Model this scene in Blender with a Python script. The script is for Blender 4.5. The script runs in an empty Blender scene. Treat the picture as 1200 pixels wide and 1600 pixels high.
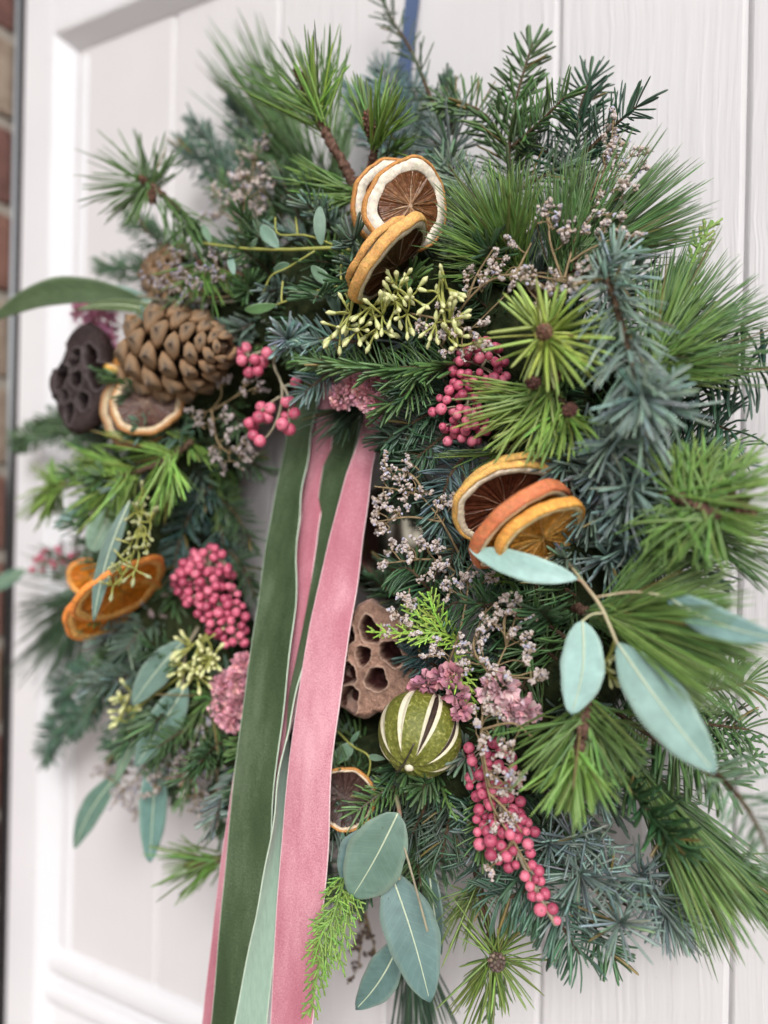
import bpy, math, random
import numpy as np
random.seed(11)
rng = np.random.default_rng(11)
SC = bpy.context.scene
COL = SC.collection
rad = math.radians

# ------------------------------------------------------------------ camera
FPX, YAW, DIST, ROLL = 1200.0, rad(28.6), 0.443, rad(1.15)
CAM = np.array([DIST * math.tan(YAW), -DIST, 1.5])
FW = np.array([-math.sin(YAW), math.cos(YAW), 0.0])
RT0 = np.array([math.cos(YAW), math.sin(YAW), 0.0])
UP0 = np.array([0.0, 0.0, 1.0])
RT = RT0 * math.cos(ROLL) + UP0 * math.sin(ROLL)
UP = UP0 * math.cos(ROLL) - RT0 * math.sin(ROLL)
from mathutils import Matrix, Vector
cam_data = bpy.data.cameras.new('camera')
cam = bpy.data.objects.new('camera', cam_data)
COL.objects.link(cam)
cam.matrix_world = Matrix(((RT[0], UP[0], -FW[0], CAM[0]), (RT[1], UP[1], -FW[1], CAM[1]),
                           (RT[2], UP[2], -FW[2], CAM[2]), (0, 0, 0, 1)))
cam_data.sensor_fit = 'VERTICAL'
cam_data.sensor_height = 24.0
cam_data.lens = FPX / 1600.0 * 24.0
cam_data.clip_start = 0.01
cam_data.clip_end = 100
cam_data.dof.use_dof = True
cam_data.dof.focus_distance = 0.368
cam_data.dof.aperture_fstop = 1.9
SC.camera = cam

# ------------------------------------------------------------------ light
SUN_EL, SUN_AZ = rad(31), rad(150)      # overcast daylight from above, in front of the door
world = bpy.data.worlds.new('World')
SC.world = world
world.use_nodes = True
wn = world.node_tree.nodes
wl = world.node_tree.links
sky = wn.new('ShaderNodeTexSky')
sky.sky_type = 'NISHITA'
sky.sun_disc = False
sky.sun_elevation = SUN_EL
sky.sun_rotation = SUN_AZ
sky.dust_density = 4.0
sky.air_density = 1.0
hs = wn.new('ShaderNodeHueSaturation')
hs.inputs['Saturation'].default_value = 0.10
wl.new(sky.outputs[0], hs.inputs['Color'])
wl.new(hs.outputs[0], wn['Background'].inputs['Color'])
wn['Background'].inputs['Strength'].default_value = 0.10
sun_d = bpy.data.lights.new('sun', 'SUN')
sun_d.energy = 1.5
sun_d.angle = rad(24)
sun_d.color = (1.0, 0.99, 0.97)
sun = bpy.data.objects.new('sun', sun_d)
COL.objects.link(sun)
sdir = Vector((math.sin(SUN_AZ) * math.cos(SUN_EL), math.cos(SUN_AZ) * math.cos(SUN_EL), math.sin(SUN_EL)))
sun.rotation_euler = sdir.to_track_quat('Z', 'Y').to_euler()
sun.location = (0.5, -2.0, 4.0)
SC.view_settings.view_transform = 'Standard'
SC.view_settings.look = 'None'
SC.view_settings.gamma = 1.0
SC.view_settings.exposure = 0.44
SC.render.engine = 'CYCLES'
SC.cycles.use_denoising = True
SC.cycles.max_bounces = 6

# ------------------------------------------------------------------ helpers
def W(x, y, off):
    """point of the photograph's pixel (x, y) at distance off in front of the boards"""
    if off > 0.11: off = 0.11 + (off - 0.11) * 0.6
    d = FW + RT * ((x - 600) / FPX) + UP * ((800 - y) / FPX)
    t = (-off - CAM[1]) / d[1]
    return CAM + t * d
def depth(p): return float((np.asarray(p) - CAM) @ FW)
def mpp(x, y, off): return depth(W(x, y, off)) / FPX
def cdir(r, u, t):
    v = r * RT + u * UP - t * FW
    return v / np.linalg.norm(v)
def unit(v):
    v = np.asarray(v, float)
    n = np.linalg.norm(v, axis=-1, keepdims=True)
    return v / np.maximum(n, 1e-9)
def orth(n, t):
    """n made perpendicular to t"""
    n = n - (n * t).sum(-1, keepdims=True) * t
    return unit(n)
def smooth(pts, m):
    """Catmull-Rom through pts, m samples"""
    P = np.asarray(pts, float)
    if len(P) == 2:
        u = np.linspace(0, 1, m)[:, None]
        return P[0] * (1 - u) + P[1] * u
    Q = np.vstack([2 * P[0] - P[1], P, 2 * P[-1] - P[-2]])
    out = []
    for s in np.linspace(0, len(P) - 1 - 1e-6, m):
        i = int(s); f = s - i
        a, b, c, d = Q[i], Q[i + 1], Q[i + 2], Q[i + 3]
        out.append(0.5 * (2 * b + (c - a) * f + (2 * a - 5 * b + 4 * c - d) * f * f + (3 * b - a - 3 * c + d) * f ** 3))
    return np.array(out)
def tang(P): return unit(np.gradient(P, axis=0))
def WP(path): return np.array([W(*p) for p in path])
def v3(p): return (float(p[0]), float(p[1]), float(p[2]))

def mesh_np(name, V, Q=None, T=None, mat=None, col=None, smooth_=True, midx=None, uv=None):
    me = bpy.data.meshes.new(name)
    V = np.ascontiguousarray(V, dtype=np.float32)
    nq = 0 if Q is None else len(Q)
    nt = 0 if T is None else len(T)
    me.vertices.add(len(V)); me.vertices.foreach_set('co', V.ravel())
    loops = []
    if nq: loops.append(np.asarray(Q).ravel())
    if nt: loops.append(np.asarray(T).ravel())
    L = np.concatenate(loops).astype(np.int32)
    me.loops.add(len(L)); me.loops.foreach_set('vertex_index', L)
    me.polygons.add(nq + nt)
    st = np.concatenate([np.arange(nq) * 4, nq * 4 + np.arange(nt) * 3]).astype(np.int32)
    me.polygons.foreach_set('loop_start', st)
    me.polygons.foreach_set('use_smooth', np.full(nq + nt, smooth_))
    if midx is not None: me.polygons.foreach_set('material_index', np.asarray(midx, np.int32))
    me.update(calc_edges=True)
    me.validate()
    for key, arr in (('Col', col), ('UVc', uv)):
        if arr is not None:
            c = np.ones((len(V), 4), np.float32); a = np.asarray(arr)
            c[:, :a.shape[1]] = a
            at = me.color_attributes.new(key, 'FLOAT_COLOR', 'POINT')
            at.data.foreach_set('color', c.ravel())
    for m in (mat if isinstance(mat, (list, tuple)) else [mat]):
        if m: me.materials.append(m)
    return me

def tuck(V):
    """foliage that would cut through the hanging ribbons is pressed back behind them"""
    v = V - CAM; z = v @ FW
    px = 600 + FPX * (v @ RT) / z; py = 800 - FPX * (v @ UP) / z
    ys = [600, 680, 860, 1000, 1200, 1400, 1600]
    le = np.interp(py, ys, [446, 436, 406, 386, 358, 328, 305]); re_ = np.interp(py, ys, [612, 598, 570, 552, 526, 512, 496])
    lim = np.interp(py, ys, [0.032, 0.052, 0.072, 0.086, 0.099, 0.101, 0.101])
    m = (py > 705) & (px > le) & (px < re_) & (-V[:, 1] > lim)
    V = V.copy(); V[m, 1] = -lim[m]
    return V
class Thing:
    def __init__(s, name, label, cat, base, group=None):
        s.o = bpy.data.objects.new(name, None)
        s.o.empty_display_size = 0.01
        COL.objects.link(s.o)
        s.base = np.asarray(base, float)
        s.o.location = v3(s.base)
        s.o['label'] = label; s.o['category'] = cat
        if group: s.o['group'] = group
        s.nd = []; s.single = False
    def add(s, name, V, Q=None, T=None, mat=None, col=None, parent=None, kind=None, label=None, **k):
        """part with vertices given in world coordinates"""
        me = mesh_np(name, np.asarray(V) - s.base, Q, T, mat, col, **k)
        return s.put(name, me, parent=parent, kind=kind, label=label)
    def put(s, name, me, M=None, parent=None, kind=None, label=None):
        o = bpy.data.objects.new(name, me)
        COL.objects.link(o)
        o.parent = parent or s.o
        if M is not None:
            M = M.copy(); M.translation = M.translation - Vector(v3(s.base))
            o.matrix_basis = M
        if kind: o['kind'] = kind
        if label: o['label'] = label
        return o
    def tube(s, name, P, r, mat, sides=7, jit=0.0, parent=None, col=None, closed=True):
        V, Q = tube_arr(P, r, sides, jit)
        if name in ('stem', 'twig') and 'spray' not in s.o.name and 'cypress' not in s.o.name: V = tuck(V)
        return s.add(name, V, Q, mat=mat, parent=parent, col=None if col is None else np.tile(col, (len(V), 1)))
    def finish(s, mat, name='needles'):
        if not s.nd: return s
        if s.single:
            k = 0
            for V, Q, C in s.nd:
                nv = 20; n = len(V) // nv; q = Q[:16] - Q[:16].min()
                for i in range(n):
                    s.add('needle', V[i * nv:(i + 1) * nv], q, mat=mat, col=C[i * nv:(i + 1) * nv])
        else:
            o = 0; Vs = []; Qs = []; Cs = []
            for V, Q, C in s.nd:
                Vs.append(V); Qs.append(Q + o); Cs.append(C); o += len(V)
            s.add(name, tuck(np.vstack(Vs)), np.vstack(Qs), mat=mat, col=np.vstack(Cs), kind='stuff')
        return s

def tube_arr(P, r, sides=7, jit=0.0):
    P = np.asarray(P, float); n = len(P)
    r = np.broadcast_to(np.asarray(r, float), (n,)).copy()
    T = tang(P)
    ref = np.array([0.13, -0.9, 0.41])
    N = orth(np.tile(ref, (n, 1)), T); S = np.cross(T, N)
    a = np.linspace(0, 2 * math.pi, sides, endpoint=False)
    R = r[:, None] * (1 + jit * rng.uniform(-1, 1, (n, sides)))
    V = P[:, None] + R[..., None] * (np.cos(a)[None, :, None] * N[:, None] + np.sin(a)[None, :, None] * S[:, None])
    V = V.reshape(-1, 3)
    i = np.arange(n - 1)[:, None] * sides; j = np.arange(sides)[None]; j2 = (j + 1) % sides
    Q = np.stack([i + j, i + j2, i + sides + j2, i + sides + j], -1).reshape(-1, 4)
    # caps as collapsed rings
    V = np.vstack([V, np.repeat(P[:1], sides, 0), np.repeat(P[-1:] + T[-1:] * r[-1] * 0.7, sides, 0)])
    b = n * sides; jj = np.arange(sides); kk = (jj + 1) % sides
    Q = np.vstack([Q, np.stack([b + jj, b + kk, kk, jj], -1),
                   np.stack([(n - 1) * sides + jj, (n - 1) * sides + kk, b + sides + kk, b + sides + jj], -1)])
    return V, Q

KN = 4
TJ = np.array([0.0, 0.28, 0.64, 0.93, 1.0])
PROF = np.array([0.55, 0.95, 1.0, 0.82, 0.30])
def needle_arr(B, D, N, L, w, curv, c0, c1, thick=0.5, prof=PROF):
    n = len(B)
    L = np.broadcast_to(L, (n,)); w = np.broadcast_to(w, (n,)); curv = np.broadcast_to(curv, (n,))
    D = unit(D); N = orth(N, D)
    t = TJ[None, :, None]
    ctr = B[:, None] + L[:, None, None] * (t * D[:, None] + (curv[:, None, None] * t * t) * N[:, None])
    Tn = unit(D[:, None] + 2 * curv[:, None, None] * t * N[:, None])
    N2 = orth(np.broadcast_to(N[:, None], Tn.shape), Tn)
    S = np.cross(Tn, N2)
    ww = (w[:, None] * prof[None])[..., None] * 0.5
    V = np.stack([ctr + S * ww, ctr + N2 * ww * thick, ctr - S * ww, ctr - N2 * ww * thick], 2)   # n,K+1,4,3
    V = V.reshape(-1, 3)
    base = (np.arange(n) * (KN + 1) * 4)[:, None, None]
    i = (np.arange(KN) * 4)[None, :, None]; j = np.arange(4)[None, None]; j2 = (j + 1) % 4
    Q = np.stack([base + i + j, base + i + j2, base + i + 4 + j2, base + i + 4 + j], -1).reshape(-1, 4)
    C = c0[:, None] * (1 - t) + c1[:, None] * t
    C = np.repeat(C, 4, axis=1).reshape(-1, 3)
    return V, Q, C
def ntint(c, n):
    c = np.asarray(c, float)
    if c[2] < 0.80 * c[1]: c = c * np.array([1.00, 1.02, 0.86])
    r = tint(c, n)
    k = rng.random(n) < 0.02
    r[k] = np.array([0.20, 0.15, 0.05]) * rng.uniform(0.6, 1.2, (int(k.sum()), 1))
    return r
def tint(c, n, var=0.22, hue=0.08):
    c = np.asarray(c, float)
    c = c * 0.88 + c.mean() * 0.12
    return np.clip(c[None] * (1 + rng.normal(0, var, (n, 1))) * (1 + rng.normal(0, hue, (n, 3))), 0.004, 0.9)

FACE = unit(np.array([0.30, -0.85, 0.28]))

# foliage colours (reflectance)
FIR = (0.078, 0.158, 0.054); FIRB = (0.135, 0.215, 0.155); FIRD = (0.055, 0.118, 0.048); FIRL = (0.115, 0.225, 0.060)
CEDAR = (0.21, 0.29, 0.245); CEDARD = (0.14, 0.205, 0.17); BLUE = (0.235, 0.335, 0.285)
LONG = (0.085, 0.178, 0.050); LONGB = (0.090, 0.170, 0.085); LONGY = (0.150, 0.260, 0.058)
PINE = (0.120, 0.235, 0.045); PINED = (0.075, 0.150, 0.045); LIME = (0.38, 0.50, 0.075); PINEY = (0.20, 0.345, 0.062)
THUJA = (0.22, 0.36, 0.055); THUJAD = (0.09, 0.19, 0.05)

def fir(t, path, L=17, w=1.7, per_cm=16, col=FIR, mode='flat', ang=62, curl=None, face=None, curv=0.14, taper=0.75, tipcol=None, stem_r=1.3, stem=True, stem_name='stem', start=0.0, back=None):
    """needles along a twig; path in (x, y, off)"""
    P = smooth(WP(path), 40)
    seg = np.linalg.norm(np.diff(P, axis=0), axis=1).sum() * 100
    n = max(8, int(seg * per_cm * (0.78 if mode == 'flat' else 0.85)))
    w = w * 1.02; L = L * 1.05
    T = tang(P)
    s = np.clip(np.linspace(start, 1, n) + rng.normal(0, 0.006, n), 0, 1)
    idx = s * 39; i0 = np.clip(idx.astype(int), 0, 38); f = (idx - i0)[:, None]
    B = P[i0] * (1 - f) + P[i0 + 1] * f
    Tn = unit(T[i0] * (1 - f) + T[i0 + 1] * f)
    fc = np.tile(FACE if face is None else unit(face), (n, 1))
    N = orth(fc, Tn); S = np.cross(Tn, N)
    sg = np.where(np.arange(n) % 2 == 0, 1.0, -1.0)
    if mode == 'flat':
        phi = sg * (rad(72) + rng.normal(0, rad(20), n))
    elif mode == 'up':
        phi = sg * np.abs(rng.normal(rad(38), rad(30), n))
    else:
        phi = rng.uniform(-rad(165), rad(165), n)
    a = rad(ang) + rng.normal(0, rad(7), n)
    tipf = np.clip((s - 0.86) / 0.14, 0, 1)
    a = a * (1 - 0.62 * tipf) + rng.normal(0, rad(6), n) * tipf
    D = np.cos(a)[:, None] * Tn + np.sin(a)[:, None] * (np.sin(phi)[:, None] * S + np.cos(phi)[:, None] * N)
    Lm = L * 1e-3 * (1 - (1 - taper) * s ** 2) * rng.uniform(0.82, 1.08, n)
    cv = Tn if curl is None else np.tile(np.asarray(curl, float), (n, 1))
    c = ntint(col, n)
    c1 = c * 1.12 if tipcol is None else tint(tipcol, n)
    D = D + rng.normal(0, 0.09, (n, 3))
    t.nd.append(needle_arr(B, D, cv + 0.15 * rng.normal(0, 1, (n, 3)), Lm, w * 1e-3, curv + rng.normal(0, 0.09, n), c * 0.9, c1))
    if stem:
        t.tube(stem_name, P, np.linspace(stem_r, stem_r * 0.45, 40) * 1e-3, M_TWIG, 6, 0.12)

def fan(t, base, tips, n=60, w=1.1, col=LONG, curv=0.04, joff=0.008, jt=10, basej=0.0015, tipcol=None, lv=0.12, curl=(0, 0, -1), along=1.0):
    """long needles leaving the end of a twig and ending along a line of tips, all given as (x, y, off)"""
    Bp = smooth(WP(base), 20) if len(base) > 1 else np.repeat(WP(base), 20, 0)
    Tp = smooth(WP(tips), 40)
    if w < 1.45: n = int(n * 1.25); w = w * 0.84
    else: n = int(n * 1.18); w = w * 0.86
    u = rng.uniform(0, 1, n); k = np.clip((u * 39).astype(int), 0, 38)
    f = (u * 39 - k)[:, None]
    tip = Tp[k] * (1 - f) + Tp[k + 1] * f
    m = np.array([jt * depth(p) / FPX for p in tip])[:, None]
    tip = tip + rng.normal(0, 1, (n, 3)) * m * 0.8 + np.array([0, -1, 0]) * rng.normal(0, joff, (n, 1))
    b = Bp[np.clip(((1 - along * rng.uniform(0, 1, n)) * 19).astype(int), 0, 19)] + rng.normal(0, basej, (n, 3))
    D = tip - b
    L = np.linalg.norm(D, axis=1) * (1 + rng.uniform(-lv * 1.6, lv * 0.5, n))
    c = ntint(col, n)
    c1 = c * 1.1 if tipcol is None else tint(tipcol, n)
    cu = np.tile(np.asarray(curl, float), (n, 1)) + rng.normal(0, 0.5, (n, 3))
    t.nd.append(needle_arr(b, D, cu, L, w * 1e-3 * rng.uniform(0.85, 1.15, n), np.abs(rng.normal(curv, curv * 0.6, n)), c * 0.95, c1, thick=0.6,
                           prof=np.array([0.75, 1.0, 1.0, 0.72, 0.15])))

def rosette(t, c, R=18, n=34, w=1.1, col=CEDAR, axis=None, spread=(20, 100), curv=-0.03, p=None, curl=None):
    ctr = W(*c) if p is None else p
    ax = unit(FACE if axis is None else np.asarray(axis, float))
    e1 = orth(np.array([0.3, 0.2, 0.9]), ax); e2 = np.cross(ax, e1)
    th = np.radians(rng.uniform(spread[0], spread[1], n)); ph = rng.uniform(0, 2 * math.pi, n)
    D = np.cos(th)[:, None] * ax + np.sin(th)[:, None] * (np.cos(ph)[:, None] * e1 + np.sin(ph)[:, None] * e2)
    B = ctr + D * 0.0012
    cc = ntint(col, n)
    cu = np.tile(ax, (n, 1)) if curl is None else np.tile(np.asarray(curl, float), (n, 1))
    t.nd.append(needle_arr(B, D, cu, R * 1e-3 * rng.uniform(0.75, 1.1, n), w * 1e-3, curv + rng.normal(0, 0.03, n), cc * 0.8, cc * 1.15, thick=0.7))

def ball_arr(nu=10, nv=7, bump=0.0):
    V = []; 
    for i in range(nv + 1):
        th = math.pi * i / nv
        for j in range(nu):
            ph = 2 * math.pi * (j + 0.5 * (i % 2)) / nu
            r = 1 + (bump * random.uniform(-1, 1) if 0 < i < nv else 0)
            V.append((r * math.sin(th) * math.cos(ph), r * math.sin(th) * math.sin(ph), r * math.cos(th)))
    Q = [(i * nu + j, i * nu + (j + 1) % nu, (i + 1) * nu + (j + 1) % nu, (i + 1) * nu + j) for i in range(nv) for j in range(nu)]
    return np.array(V), np.array(Q)
def basis(axis, ref=(0.2, 0.1, 0.97)):
    z = unit(np.asarray(axis, float)); x = orth(np.asarray(ref, float), z); y = np.cross(z, x)
    return np.stack([x, y, z], 1)      # columns
def mat4(Bm, s, p):
    Bm = Bm * np.asarray(s)[None]
    return Matrix(((Bm[0, 0], Bm[0, 1], Bm[0, 2], p[0]), (Bm[1, 0], Bm[1, 1], Bm[1, 2], p[1]), (Bm[2, 0], Bm[2, 1], Bm[2, 2], p[2]), (0, 0, 0, 1)))

# ------------------------------------------------------------------ materials
def new_mat(name):
    m = bpy.data.materials.new(name); m.use_nodes = True
    return m, m.node_tree.nodes, m.node_tree.links, m.node_tree.nodes['Principled BSDF']
def noise(nd, ln, scale, detail=4, rough=0.55, vec=None, stretch=None):
    n = nd.new('ShaderNodeTexNoise'); n.inputs['Scale'].default_value = scale
    n.inputs['Detail'].default_value = detail; n.inputs['Roughness'].default_value = rough
    if vec is None:
        tc = nd.new('ShaderNodeTexCoord'); vec = tc.outputs['Object']
    if stretch:
        mp = nd.new('ShaderNodeMapping'); mp.inputs['Scale'].default_value = stretch
        ln.new(vec, mp.inputs['Vector']); vec = mp.outputs[0]
    ln.new(vec, n.inputs['Vector'])
    return n
def ramp(nd, ln, src, stops):
    r = nd.new('ShaderNodeValToRGB')
    e = r.color_ramp.elements
    while len(e) < len(stops): e.new(0.5)
    for el, (p, c) in zip(e, stops):
        el.position = p; el.color = (*c, 1)
    ln.new(src, r.inputs['Fac'])
    return r
def bump(nd, ln, bsdf, h, strength=0.3, dist=0.001):
    b = nd.new('ShaderNodeBump'); b.inputs['Strength'].default_value = strength; b.inputs['Distance'].default_value = dist
    ln.new(h, b.inputs['Height']); ln.new(b.outputs[0], bsdf.inputs['Normal'])
    return b
def vcol_mat(name, rough=0.5, spec=0.4, var=0.25, nscale=260, bumpd=0.0, sheen=0.0, transl=0.0, coat=0.0):
    m, nd, ln, b = new_mat(name)
    at = nd.new('ShaderNodeAttribute'); at.attribute_name = 'Col'
    n = noise(nd, ln, nscale, 4)
    mx = nd.new('ShaderNodeMix'); mx.data_type = 'RGBA'; mx.blend_type = 'MULTIPLY'
    mx.inputs['Factor'].default_value = 1.0
    r = ramp(nd, ln, n.outputs['Fac'], [(0.25, (1 - var,) * 3), (0.75, (1 + var,) * 3)])
    ln.new(at.outputs['Color'], mx.inputs['A']); ln.new(r.outputs[0], mx.inputs['B'])
    ln.new(mx.outputs['Result'], b.inputs['Base Color'])
    b.inputs['Roughness'].default_value = rough
    b.inputs['Specular IOR Level'].default_value = spec
    b.inputs['Sheen Weight'].default_value = sheen
    b.inputs['Coat Weight'].default_value = coat
    if bumpd: bump(nd, ln, b, n.outputs['Fac'], 0.6, bumpd)
    if transl:
        tr = nd.new('ShaderNodeBsdfTranslucent'); ms = nd.new('ShaderNodeMixShader'); ms.inputs[0].default_value = transl
        ln.new(mx.outputs['Result'], tr.inputs['Color'])
        ln.new(b.outputs[0], ms.inputs[1]); ln.new(tr.outputs[0], ms.inputs[2])
        ln.new(ms.outputs[0], nd['Material Output'].inputs['Surface'])
    return m
def plain(name, stops, scale, rough=0.6, spec=0.4, bumpd=0.0, bs=0.5, stretch=None, metallic=0.0, sheen=0.0, detail=5):
    m, nd, ln, b = new_mat(name)
    n = noise(nd, ln, scale, detail, stretch=stretch)
    r = ramp(nd, ln, n.outputs['Fac'], stops)
    ln.new(r.outputs[0], b.inputs['Base Color'])
    b.inputs['Roughness'].default_value = rough; b.inputs['Specular IOR Level'].default_value = spec
    b.inputs['Metallic'].default_value = metallic; b.inputs['Sheen Weight'].default_value = sheen
    if bumpd: bump(nd, ln, b, n.outputs['Fac'], bs, bumpd)
    return m

M_NEEDLE = vcol_mat('needle_green', 0.36, 0.5, 0.18, 400, transl=0.05)
M_FOL = vcol_mat('scale_foliage', 0.5, 0.4, 0.25, 500, transl=0.1)
M_TWIG = plain('twig_bark', [(0.3, (0.035, 0.022, 0.014)), (0.7, (0.12, 0.075, 0.045))], 500, 0.8, 0.2, 0.0006, 0.8)
M_BARK = plain('rough_bark', [(0.3, (0.045, 0.022, 0.015)), (0.55, (0.13, 0.07, 0.05)), (0.8, (0.26, 0.17, 0.13))], 420, 0.85, 0.2, 0.0012, 1.0)
M_GSTEM = plain('green_stem', [(0.3, (0.24, 0.27, 0.06)), (0.7, (0.38, 0.37, 0.10))], 200, 0.5)
M_PSTEM = plain('pale_stem', [(0.3, (0.22, 0.19, 0.13)), (0.7, (0.36, 0.32, 0.22))], 200, 0.6)
M_RSTEM = plain('red_green_stem', [(0.42, (0.46, 0.45, 0.27)), (0.70, (0.42, 0.22, 0.17))], 60, 0.5)
M_DSTEM = plain('dry_stem', [(0.3, (0.17, 0.12, 0.06)), (0.7, (0.33, 0.24, 0.13))], 300, 0.7)
M_VC = vcol_mat('dry_matter', 0.65, 0.25, 0.3, 420, 0.0005)
M_PETAL = vcol_mat('dried_petal', 0.8, 0.1, 0.15, 300, transl=0.30)
M_BUDS = vcol_mat('waxy_buds', 0.45, 0.4, 0.15, 300)

def berry_mat():
    m, nd, ln, b = new_mat('pink_berry')
    oi = nd.new('ShaderNodeObjectInfo')
    n = noise(nd, ln, 380, 5, 0.6)
    r1 = ramp(nd, ln, n.outputs['Fac'], [(0.28, (0.44, 0.050, 0.115)), (0.50, (0.63, 0.110, 0.195)), (0.78, (0.84, 0.38, 0.43))])
    r2 = ramp(nd, ln, oi.outputs['Random'], [(0.0, (0.55, 0.38, 0.48)), (0.35, (0.82, 0.68, 0.76)), (0.7, (1.0, 1.0, 1.0)), (1.0, (1.15, 1.45, 1.30))])
    mx = nd.new('ShaderNodeMix'); mx.data_type = 'RGBA'; mx.blend_type = 'MULTIPLY'; mx.inputs['Factor'].default_value = 1
    ln.new(r1.outputs[0], mx.inputs['A']); ln.new(r2.outputs[0], mx.inputs['B'])
    bc = nd.new('ShaderNodeAttribute'); bc.attribute_name = 'Col'
    mb = nd.new('ShaderNodeMix'); mb.data_type = 'RGBA'; mb.blend_type = 'MULTIPLY'; mb.inputs['Factor'].default_value = 1
    ln.new(mx.outputs['Result'], mb.inputs['A']); ln.new(bc.outputs['Color'], mb.inputs['B'])
    ln.new(mb.outputs['Result'], b.inputs['Base Color'])
    b.inputs['Roughness'].default_value = 0.30; b.inputs['Specular IOR Level'].default_value = 0.6
    b.inputs['Subsurface Weight'].default_value = 0.15; b.inputs['Subsurface Radius'].default_value = (0.002, 0.0006, 0.0006)
    bump(nd, ln, b, n.outputs['Fac'], 0.35, 0.0004)
    return m
M_BERRY = berry_mat()

def leaf_mat():
    m, nd, ln, b = new_mat('eucalyptus_leaf')
    at = nd.new('ShaderNodeAttribute'); at.attribute_name = 'Col'
    uv = nd.new('ShaderNodeAttribute'); uv.attribute_name = 'UVc'
    sp = nd.new('ShaderNodeSeparateColor'); ln.new(uv.outputs['Color'], sp.inputs[0])
    # lateral veins: stripes in (u - k*|v|)
    mth = nd.new('ShaderNodeMath'); mth.operation = 'MULTIPLY_ADD'; mth.inputs[1].default_value = -0.16
    ln.new(sp.outputs[1], mth.inputs[0]); ln.new(sp.outputs[0], mth.inputs[2])
    sc = nd.new('ShaderNodeMath'); sc.operation = 'MULTIPLY'; sc.inputs[1].default_value = 13.0; ln.new(mth.outputs[0], sc.inputs[0])
    fr = nd.new('ShaderNodeMath'); fr.operation = 'PINGPONG'; fr.inputs[1].default_value = 0.5; ln.new(sc.outputs[0], fr.inputs[0])
    vr = ramp(nd, ln, fr.outputs[0], [(0.0, (0.08,) * 3), (0.06, (0.0,) * 3)])
    n = noise(nd, ln, 120, 6, 0.6)
    r = ramp(nd, ln, n.outputs['Fac'], [(0.28, (0.86,) * 3), (0.72, (1.12,) * 3)])
    n2 = noise(nd, ln, 900, 2)
    mx = nd.new('ShaderNodeMix'); mx.data_type = 'RGBA'; mx.blend_type = 'MULTIPLY'; mx.inputs['Factor'].default_value = 1
    ln.new(at.outputs['Color'], mx.inputs['A']); ln.new(r.outputs[0], mx.inputs['B'])
    n4 = noise(nd, ln, 650, 1, 0.4)
    r4 = ramp(nd, ln, n4.outputs['Fac'], [(0.20, (0.62, 0.54, 0.44)), (0.26, (1, 1, 1))])
    n5 = noise(nd, ln, 45, 3, 0.6)
    r5 = ramp(nd, ln, n5.outputs['Fac'], [(0.35, (0.90, 0.92, 0.90)), (0.68, (1.14, 1.10, 1.12))])
    for rr_ in (r4, r5):
        my = nd.new('ShaderNodeMix'); my.data_type = 'RGBA'; my.blend_type = 'MULTIPLY'; my.inputs['Factor'].default_value = 1
        ln.new(mx.outputs['Result'], my.inputs['A']); ln.new(rr_.outputs[0], my.inputs['B']); mx = my
    m2 = nd.new('ShaderNodeMix'); m2.data_type = 'RGBA'; m2.inputs['B'].default_value = (0.50, 0.60, 0.46, 1)
    ln.new(vr.outputs[0], m2.inputs['Factor']); ln.new(mx.outputs['Result'], m2.inputs['A'])
    ln.new(m2.outputs['Result'], b.inputs['Base Color'])
    b.inputs['Roughness'].default_value = 0.5; b.inputs['Specular IOR Level'].default_value = 0.35
    bump(nd, ln, b, n2.outputs['Fac'], 0.15, 0.0003)
    return m
M_LEAF = leaf_mat()
M_RIB = plain('leaf_midrib', [(0.3, (0.44, 0.52, 0.36)), (0.7, (0.56, 0.62, 0.46))], 200, 0.5)

def velvet(name, dark, mid, light):
    m, nd, ln, b = new_mat(name)
    n1 = noise(nd, ln, 26, 4, 0.60, stretch=(1, 1, 0.22))  # streaks of pile sheen put into the base colour, along with mottling
    n2 = noise(nd, ln, 1500, 2, 0.6)
    ad = nd.new('ShaderNodeMath'); ad.operation = 'MULTIPLY_ADD'; ad.inputs[1].default_value = 0.42
    ln.new(n2.outputs['Fac'], ad.inputs[0]); ln.new(n1.outputs['Fac'], ad.inputs[2])
    r = ramp(nd, ln, ad.outputs[0], [(0.52, dark), (0.68, mid), (0.90, light)])
    ln.new(r.outputs[0], b.inputs['Base Color'])
    b.inputs['Roughness'].default_value = 0.85; b.inputs['Specular IOR Level'].default_value = 0.1
    b.inputs['Sheen Weight'].default_value = 0.28; b.inputs['Sheen Roughness'].default_value = 0.35
    b.inputs['Sheen Tint'].default_value = (*[min(1, c * 2.2) for c in light], 1)
    n3 = noise(nd, ln, 70, 3, 0.5, stretch=(1, 1, 0.5))
    a3 = nd.new('ShaderNodeMath'); a3.operation = 'MULTIPLY_ADD'; a3.inputs[1].default_value = 2.2
    ln.new(n3.outputs['Fac'], a3.inputs[0]); ln.new(n2.outputs['Fac'], a3.inputs[2])
    bump(nd, ln, b, a3.outputs[0], 0.5, 0.0009)
    return m
M_VGREEN = velvet('green_velvet', (0.032, 0.053, 0.024), (0.056, 0.087, 0.041), (0.135, 0.180, 0.108))
M_VPINK = velvet('pink_velvet', (0.37, 0.120, 0.155), (0.47, 0.178, 0.225), (0.68, 0.36, 0.41))
M_SAGE = plain('sage_ribbon_back', [(0.3, (0.22, 0.32, 0.25)), (0.7, (0.28, 0.39, 0.31))], 900, 0.55, 0.3, 0.0002, 0.4, stretch=(1, 1, 0.15), sheen=0.2)
M_PINKB = plain('pink_ribbon_back', [(0.3, (0.50, 0.24, 0.27)), (0.7, (0.60, 0.31, 0.33))], 900, 0.55, 0.3, 0.0002, 0.4, sheen=0.2)
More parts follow.
